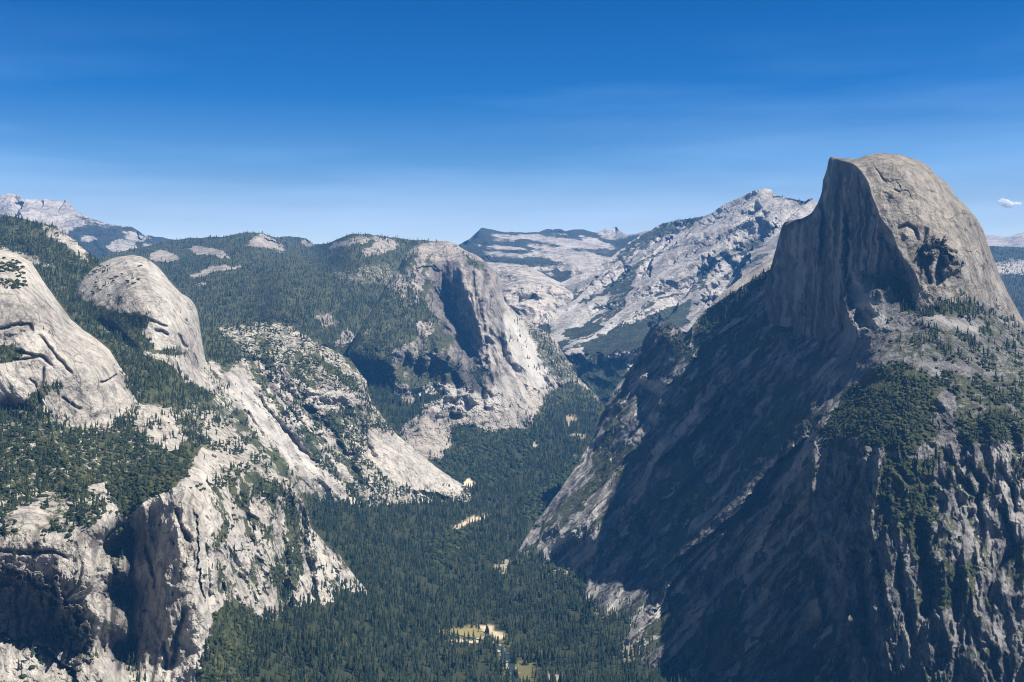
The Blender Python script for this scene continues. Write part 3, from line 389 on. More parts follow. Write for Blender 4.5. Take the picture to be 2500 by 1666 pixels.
sheet('tall_granite_dome', [(-110, 606), (-40, 604), (0, 609), (23, 614), (50, 626), (77, 641), (92, 664), (111, 695), (130, 721), (153, 752), (172, 779), (203, 806), (237, 829), (268, 855), (285, 882), (306, 913), (333, 936), (360, 955), (383, 982), (392, 997), (400, 1010)],
      [(-110, 1060), (-30, 1050), (20, 1010), (60, 1030), (85, 1100), (140, 1110), (200, 1075), (300, 1030), (350, 1015), (400, 1026)],
      [(-110, 606, 3420), (0, 609, 3480), (50, 626, 3480), (111, 695, 3460), (172, 779, 3400), (237, 829, 3380), (285, 882, 3330), (333, 936, 3340), (400, 1010, 3300), (0, 680, 3200), (60, 720, 3130), (120, 800, 3050), (0, 800, 2980), (-110, 800, 2930), (180, 860, 3060), (240, 900, 3100), (100, 900, 2930), (0, 900, 2880), (200, 980, 2990), (280, 980, 3120), (-110, 1060, 2790), (120, 1060, 2850), (20, 1010, 2840), (300, 1030, 3090), (350, 1010, 3200)], m_pale, step=1.8,
      rough=[('f', 200, 1.5, -30, 13), ('r', 80, 4, -35, 3.0), ('f', 30, 2, -30, 1.6), ('b', 90, 1, -30, 3), ('r', 90, 2, -20, 12, [(-110, 980), (60, 980), (230, 1000), (200, 1120), (-110, 1120)], 20)],
      strokes=[('g', [(-40, 808), (10, 806), (45, 794), (72, 796), (82, 812)], 6, 34), ('s', [(-60, 812), (10, 806), (45, 794), (72, 796)], 22, -26), ('g', [(95, 815), (112, 838), (135, 865), (155, 890), (178, 915)], 4, 26), ('g', [(30, 860), (60, 862), (85, 868), (105, 872), (130, 894)], 3.5, 22), ('g', [(30, 878), (60, 878), (95, 872)], 3, 18),
               ('s', [(242, 932), (265, 925), (283, 915)], 12, 34), ('g', [(108, 895), (105, 930), (95, 955)], 3, 18), ('g', [(85, 760), (92, 775), (95, 790)], 4, 18), ('g', [(30, 688), (45, 702)], 3, 14), ('g', [(70, 925), (85, 935), (90, 950)], 3, 16), ('g', [(278, 875), (290, 905), (310, 940), (340, 975), (370, 1000)], 7, 60), ('g', [(150, 970), (170, 985)], 3, 14), ('g', [(170, 985), (200, 1000)], 4, 20), ('g', [(90, 950), (100, 1000), (90, 1050)], 4, 22)],
      tex=[(2, 22, 8, -32, .15, .6, .3, None, 0), (1, 30, 6, -32, .1, .6, .25, None, 0)],
      vbase=.02, veg=[([(-110, 640), (0, 620), (50, 640), (75, 680), (60, 710), (0, 700), (-110, 690)], .40, 10), ([(-110, 845), (10, 840), (60, 850), (60, 872), (20, 890), (-110, 900)], .75, 6), ([(120, 935), (160, 940), (150, 965), (110, 960)], .6, 6), ([(80, 960), (120, 930), (110, 970), (90, 1010), (50, 1040), (-30, 1060), (-110, 1060), (-110, 1010), (0, 1000), (60, 980)], .7, 7), ([(100, 1000), (150, 1010), (200, 1060), (140, 1040)], .4, 5), ([(290, 920), (340, 960), (380, 1000), (350, 1010), (310, 970)], .5, 6), ([(108, 800), (130, 812), (130, 826)], .5, 4)],
      con=[([(-110, 600), (100, 600), (100, 730), (-110, 730)], .15, 10)], tbase=.02, tree=[([(-110, 640), (0, 620), (50, 640), (75, 680), (60, 710), (0, 700), (-110, 690)], .7, 10), ([(-110, 845), (10, 840), (60, 850), (60, 872), (20, 890), (-110, 900)], .9, 6), ([(120, 935), (160, 940), (150, 965), (110, 960)], .8, 6), ([(80, 960), (120, 930), (110, 970), (90, 1010), (50, 1040), (-30, 1060), (-110, 1060), (-110, 1010), (0, 1000), (60, 980)], .9, 7), ([(100, 1000), (150, 1010), (200, 1060), (140, 1040)], .6, 5), ([(290, 920), (340, 960), (380, 1000), (350, 1010), (310, 970)], .4, 6), ([(108, 800), (130, 812), (130, 826)], .8, 4)],
      jit=.9, round_=(40, 120), embed=('valley_left_wall', 55), stain_shade=[([(-110, 720), (0, 715), (90, 760), (90, 800), (40, 795), (-110, 806)], .22, 14)], seed=14)
# near left cliffs: column, arches wall, gullied slope
CLV = [([(-90, 1200), (100, 1200), (250, 1200), (260, 1240), (235, 1280), (180, 1295), (60, 1310), (-90, 1330)], .55, 8), ([(30, 1245), (90, 1225), (110, 1260), (50, 1300)], .2, 8), ([(245, 1160), (300, 1140), (430, 1085), (500, 1080), (470, 1130), (440, 1185), (350, 1225), (300, 1270)], .88, 8),
       ([(480, 1100), (600, 1130), (720, 1170), (730, 1250), (640, 1260), (560, 1230), (520, 1190)], .46, 12), ([(690, 1200), (735, 1250), (740, 1400), (700, 1460), (680, 1400), (700, 1300)], .72, 8), ([(560, 1230), (640, 1260), (640, 1360), (560, 1400), (520, 1300)], .30, 12), ([(640, 1300), (700, 1290), (720, 1420), (760, 1520), (700, 1500), (650, 1400)], .5, 10),
       ([(520, 1500), (550, 1468), (600, 1478), (640, 1510), (680, 1535), (720, 1530), (740, 1560), (800, 1570), (860, 1600), (940, 1530), (1000, 1700), (470, 1700), (510, 1560)], .97, 8), ([(800, 1470), (860, 1490), (940, 1530), (880, 1560), (800, 1520)], .9, 6), ([(740, 1200), (800, 1330), (860, 1400), (930, 1500), (900, 1500), (820, 1400), (760, 1300)], .2, 8)]
sheet('near_left_cliffs', [(-100, 1212), (0, 1205), (60, 1200), (130, 1196), (200, 1188), (250, 1180), (300, 1160), (350, 1128), (400, 1108), (430, 1100), (445, 1094), (480, 1085), (540, 1110), (620, 1138), (700, 1168), (735, 1198), (748, 1255), (760, 1289), (789, 1320), (807, 1340), (829, 1356), (850, 1385), (870, 1412), (887, 1431), (905, 1460), (919, 1482), (942, 1517), (960, 1540), (1000, 1580)],
      [(-100, 1740), (1000, 1740)],
      [(-100, 1212, 2350), (0, 1205, 2400), (130, 1196, 2470), (250, 1180, 2560), (350, 1128, 2760), (430, 1100, 2950), (480, 1085, 3060), (540, 1110, 3130), (620, 1138, 3200), (735, 1198, 3400), (748, 1255, 3480), (807, 1340, 3480), (850, 1385, 3470), (919, 1482, 3400), (1000, 1580, 3330),
       (60, 1290, 2200), (200, 1290, 2270), (-100, 1320, 2120), (100, 1380, 2180), (220, 1380, 2170), (60, 1480, 2200), (180, 1520, 2180), (-100, 1500, 2120), (245, 1300, 2240), (250, 1400, 2150), (252, 1500, 2100), (255, 1640, 2060), (60, 1640, 2020), (-100, 1660, 1980), (180, 1640, 2060),
       (275, 1320, 2620), (285, 1450, 2560), (290, 1600, 2480), (330, 1250, 2560), (330, 1400, 2460), (350, 1600, 2330), (440, 1180, 2600), (450, 1230, 2480), (470, 1300, 2400), (480, 1400, 2350), (490, 1500, 2310), (480, 1640, 2250), (400, 1250, 2520), (400, 1400, 2400), (400, 1600, 2290), (520, 1250, 2620), (560, 1350, 2680), (540, 1450, 2560),
       (620, 1250, 3050), (640, 1350, 2950), (640, 1450, 2880), (700, 1350, 3180), (740, 1450, 3150), (800, 1480, 3220), (690, 1540, 2900), (810, 1560, 3020), (930, 1530, 3300), (560, 1490, 2560), (540, 1600, 2360), (700, 1640, 2620), (900, 1640, 2900), (1000, 1740, 2700), (600, 1740, 2280), (-100, 1740, 1900), (300, 1740, 2200)], m_pale, step=1.8,
      rough=[('r', 95, 3.5, 4, 24, [(240, 1180), (500, 1120), (520, 1740), (240, 1740)], 20), ('r', 40, 4, 3, 9, [(240, 1180), (500, 1120), (520, 1740), (240, 1740)], 20), ('b', 34, 1.2, 0, 3, [(240, 1180), (500, 1120), (520, 1740), (-100, 1740), (-100, 1330), (240, 1300)], 20), ('r', 90, 3, -28, 36, [(500, 1100), (740, 1200), (940, 1520), (760, 1600), (500, 1480)], 25), ('r', 32, 2.2, -22, 13, [(490, 1100), (740, 1200), (940, 1520), (760, 1600), (500, 1480)], 20),
             ('b', 60, 1.4, 15, 5, [(-100, 1300), (240, 1290), (245, 1740), (-100, 1740)], 18), ('r', 60, 2.5, 0, 7, [(-100, 1300), (240, 1290), (245, 1740), (-100, 1740)], 18), ('f', 24, 1, 0, 3.5), ('r', 70, 1, 0, 8)],
      strokes=[('s', [(-100, 1378), (0, 1380), (40, 1390), (100, 1408), (150, 1440), (180, 1480), (225, 1560), (245, 1640)], 60, 0), ('s', [(-100, 1385), (0, 1380), (50, 1392), (110, 1408), (125, 1425), (165, 1470), (195, 1500), (215, 1560), (235, 1620)], 55, -75),
               ('s', [(-100, 1560), (0, 1545), (50, 1560), (120, 1590), (180, 1640), (200, 1700)], 22, 50), ('g', [(258, 1310), (256, 1400), (250, 1500), (255, 1640)], 7, 60), ('g', [(272, 1290), (268, 1400), (275, 1520)], 22, 150), ('g', [(310, 1290), (322, 1400), (318, 1500), (335, 1640)], 10, 55), ('g', [(355, 1320), (372, 1390), (385, 1450)], 6, 35), ('g', [(432, 1240), (440, 1290), (470, 1330)], 8, 34), ('s', [(475, 1240), (485, 1300), (490, 1400), (500, 1480)], 14, 30), ('g', [(455, 1480), (430, 1560), (425, 1640)], 8, 45), ('g', [(400, 1560), (408, 1640)], 6, 35),
               ('g', [(500, 1300), (508, 1400), (515, 1500)], 4, 20), ('g', [(735, 1240), (740, 1330), (765, 1430), (770, 1500)], 10, 55), ('g', [(690, 1280), (700, 1380), (690, 1470)], 10, 50), ('g', [(600, 1240), (620, 1330), (640, 1420)], 9, 40), ('g', [(-30, 1345), (60, 1350), (130, 1345), (170, 1370)], 5, 22), ('g', [(200, 1370), (190, 1430), (165, 1460)], 4, 18), ('s', [(160, 1462), (210, 1440), (245, 1410)], 14, -20), ('s', [(75, 1410), (90, 1450), (110, 1490)], 16, -20)],
      tex=[(1, 16, 9, 2, .1, .5, .35, [(250, 1180), (520, 1120), (530, 1740), (250, 1740)], 15), (2, 16, 9, 2, .1, .5, .5, [(-100, 1300), (250, 1280), (520, 1180), (530, 1740), (-100, 1740)], 15), (0, 26, 3, -25, .0, .4, .45, [(500, 1100), (735, 1200), (940, 1510), (760, 1560), (520, 1480)], 15), (1, 24, 4, -25, .1, .5, .3, [(500, 1100), (735, 1200), (940, 1510), (760, 1560), (520, 1480)], 15)],
      vbase=.18, veg=CLV, tbase=.12, tree=[([(500, 1100), (735, 1200), (940, 1510), (700, 1560), (520, 1480), (490, 1250)], .28, 20)]+CLV+[([(270, 1280), (310, 1300), (330, 1450), (320, 1640), (280, 1640)], .25, 12)], fresh_lit=[([(480, 1290), (520, 1290), (530, 1500), (500, 1640), (470, 1640), (490, 1480)], .35, 8), ([(480, 1080), (540, 1180), (600, 1280), (620, 1400), (560, 1420), (500, 1240)], .30, 12), ([(740, 1240), (800, 1380), (900, 1500), (840, 1500), (760, 1380)], .35, 10), ([(-100, 1600), (60, 1590), (110, 1610), (100, 1650), (-100, 1680)], .35, 10)],
      stain_shade=[([(-100, 1390), (60, 1400), (130, 1430), (190, 1510), (230, 1640), (180, 1600), (60, 1550), (-100, 1560)], .65, 14), ([(258, 1300), (330, 1260), (345, 1640), (262, 1640)], .55, 12), ([(340, 1300), (380, 1290), (390, 1640), (340, 1640)], .25, 12)],  # alcove under the arch and column cleft darkened as painted shadow
      con=[([(480, 1450), (1000, 1450), (1000, 1740), (480, 1740)], .30, 15), ([(-100, 1100), (480, 1100), (480, 1330), (-100, 1330)], .3, 15), ([(500, 1100), (760, 1100), (760, 1560), (500, 1450)], .3, 15)], cbase=.6, jit=1.5, seed=15)
# ---- right side: the sheer-faced dome, its shoulder and the shaded wall below it
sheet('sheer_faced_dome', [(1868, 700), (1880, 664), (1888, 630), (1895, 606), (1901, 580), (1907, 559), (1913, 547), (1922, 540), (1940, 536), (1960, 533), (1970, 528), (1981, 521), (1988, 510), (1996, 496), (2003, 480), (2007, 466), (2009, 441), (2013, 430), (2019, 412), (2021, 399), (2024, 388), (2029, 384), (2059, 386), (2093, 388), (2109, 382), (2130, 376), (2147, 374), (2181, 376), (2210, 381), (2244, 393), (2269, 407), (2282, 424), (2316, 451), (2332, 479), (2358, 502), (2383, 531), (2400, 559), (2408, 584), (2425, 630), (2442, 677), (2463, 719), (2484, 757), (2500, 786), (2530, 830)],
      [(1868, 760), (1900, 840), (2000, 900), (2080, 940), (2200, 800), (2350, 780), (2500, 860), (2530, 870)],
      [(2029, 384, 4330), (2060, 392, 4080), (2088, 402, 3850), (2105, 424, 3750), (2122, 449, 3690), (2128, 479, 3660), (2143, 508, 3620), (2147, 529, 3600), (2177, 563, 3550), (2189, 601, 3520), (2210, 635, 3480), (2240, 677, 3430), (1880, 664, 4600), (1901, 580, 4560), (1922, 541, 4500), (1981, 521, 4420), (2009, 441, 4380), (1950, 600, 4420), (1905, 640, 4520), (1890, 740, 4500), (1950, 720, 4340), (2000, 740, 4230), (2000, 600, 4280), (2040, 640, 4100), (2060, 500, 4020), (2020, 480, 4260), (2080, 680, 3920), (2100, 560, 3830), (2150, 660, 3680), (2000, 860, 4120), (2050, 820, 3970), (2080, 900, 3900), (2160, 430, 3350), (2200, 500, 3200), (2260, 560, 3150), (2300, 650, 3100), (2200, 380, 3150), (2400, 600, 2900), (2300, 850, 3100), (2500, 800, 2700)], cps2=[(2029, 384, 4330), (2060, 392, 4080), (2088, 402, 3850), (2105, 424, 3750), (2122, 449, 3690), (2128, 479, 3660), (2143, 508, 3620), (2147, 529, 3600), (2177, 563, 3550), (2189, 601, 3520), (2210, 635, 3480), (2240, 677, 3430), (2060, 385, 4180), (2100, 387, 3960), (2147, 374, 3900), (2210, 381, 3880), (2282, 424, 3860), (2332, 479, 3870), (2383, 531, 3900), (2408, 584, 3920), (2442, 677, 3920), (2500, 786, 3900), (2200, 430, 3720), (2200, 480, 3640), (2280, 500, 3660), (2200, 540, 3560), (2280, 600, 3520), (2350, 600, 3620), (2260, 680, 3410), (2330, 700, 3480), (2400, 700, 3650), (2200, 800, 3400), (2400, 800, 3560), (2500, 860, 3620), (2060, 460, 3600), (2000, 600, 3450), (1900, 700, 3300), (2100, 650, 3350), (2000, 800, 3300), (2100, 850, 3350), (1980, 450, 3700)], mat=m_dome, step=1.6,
      rough=[('r', 60, 5, 0, 9, [(1860, 540), (2020, 380), (2090, 400), (2170, 640), (2080, 940), (1900, 850)], 10), ('r', 150, 6, 0, 18, [(1860, 540), (2020, 380), (2090, 400), (2160, 640), (2080, 940), (1900, 850)], 10), ('f', 260, 1.2, -20, 16), ('r', 75, 2.2, -25, 3.5, [(2130, 380), (2300, 440), (2500, 800), (2200, 800), (2170, 600), (2100, 420)], 14), ('f', 26, 1.3, -20, 2.2), ('b', 90, .8, -35, 3, [(2130, 380), (2300, 440), (2500, 800), (2200, 800), (2170, 600), (2100, 420)], 14)],
      strokes=[('g', [(2062, 470), (2066, 530), (2072, 600), (2068, 680)], 7, 60), ('g', [(2020, 470), (2012, 560), (2005, 650)], 7, 45), ('s', [(2072, 520), (2072, 600), (2068, 680)], 16, 60),
               ('g', [(2265, 555), (2252, 600), (2247, 650), (2243, 690)], 6, 30), ('g', [(2300, 590), (2297, 640), (2290, 700)], 11, 55), ('g', [(2268, 620), (2262, 660), (2268, 700)], 9, 46), ('s', [(2245, 600), (2275, 582), (2300, 600), (2330, 625), (2350, 655)], 44, -60), ('g', [(2330, 660), (2340, 690)], 12, 30),
               ('g', [(2190, 560), (2215, 548), (2235, 560), (2240, 590)], 4, 22), ('g', [(2150, 560), (2172, 600), (2190, 640), (2225, 680)], 8, 40), ('s', [(2150, 440), (2180, 445), (2210, 462), (2228, 490)], 22, 5), ('s', [(2290, 520), (2325, 530), (2350, 560), (2360, 590)], 22, 6), ('s', [(2350, 600), (2385, 620), (2400, 660)], 20, 7), ('g', [(2260, 466), (2285, 472)], 3, 12), ('g', [(2295, 450), (2318, 455), (2332, 476)], 4, 24), ('g', [(2340, 522), (2360, 524), (2372, 532)], 3, 16), ('g', [(2365, 552), (2385, 554)], 5, 26), ('g', [(2180, 462), (2200, 470)], 2.5, 10), ('g', [(2130, 405), (2150, 430), (2165, 450)], 3, 12), ('g', [(2400, 620), (2410, 650)], 3, 14), ('g', [(2420, 650), (2430, 665)], 3, 12)],
      tex=[(1, 20, 16, 1, .05, .5, .4, [(1860, 540), (2020, 380), (2100, 420), (2200, 640), (2080, 940), (1900, 850)], 8), (2, 26, 16, 1, .05, .5, .5, [(1860, 540), (2020, 380), (2100, 420), (2200, 640), (2080, 940), (1900, 850)], 8), (2, 22, 5, -18, .1, .55, .35, [(2130, 380), (2300, 440), (2500, 800), (2200, 800), (2170, 600), (2100, 420)], 12), (1, 26, 5, -18, .1, .55, .25, [(2130, 380), (2300, 440), (2500, 800), (2200, 800), (2170, 600), (2100, 420)], 12)],
      stain_shade=[([(1860, 700), (1905, 540), (1985, 520), (2022, 386), (2060, 390), (2100, 420), (2140, 540), (2170, 640), (2240, 700), (2080, 940), (1900, 860)], .58, 10), ([(1900, 560), (1990, 520), (2000, 600), (1990, 700), (1905, 720)], .35, 14), ([(2050, 440), (2075, 440), (2078, 680), (2055, 760)], .5, 6), ([(2240, 610), (2280, 585), (2340, 640), (2350, 680), (2250, 700)], .5, 8), ([(2130, 560), (2180, 600), (2240, 690), (2180, 680)], .5, 8)],  # largest patch darkens the face turned from the sun: shade as rock colour
      vbase=.0, veg=[([(1900, 560), (1990, 522), (2000, 600), (1960, 640), (1910, 640)], .25, 10), ([(2200, 700), (2350, 690), (2460, 740), (2530, 800), (2530, 880), (2200, 860)], .35, 8)], tbase=0, tree=[([(2200, 700), (2350, 700), (2440, 745), (2530, 810), (2530, 880), (2200, 860)], .3, 6), ([(2470, 770), (2500, 795), (2500, 830), (2460, 800)], .8, 5)],
      con=[([(2300, 690), (2530, 800), (2530, 880), (2300, 880)], .5, 10)], cbase=.6, jit=.9, round_=(30, 110), back=(14, .22, .75), seed=20)
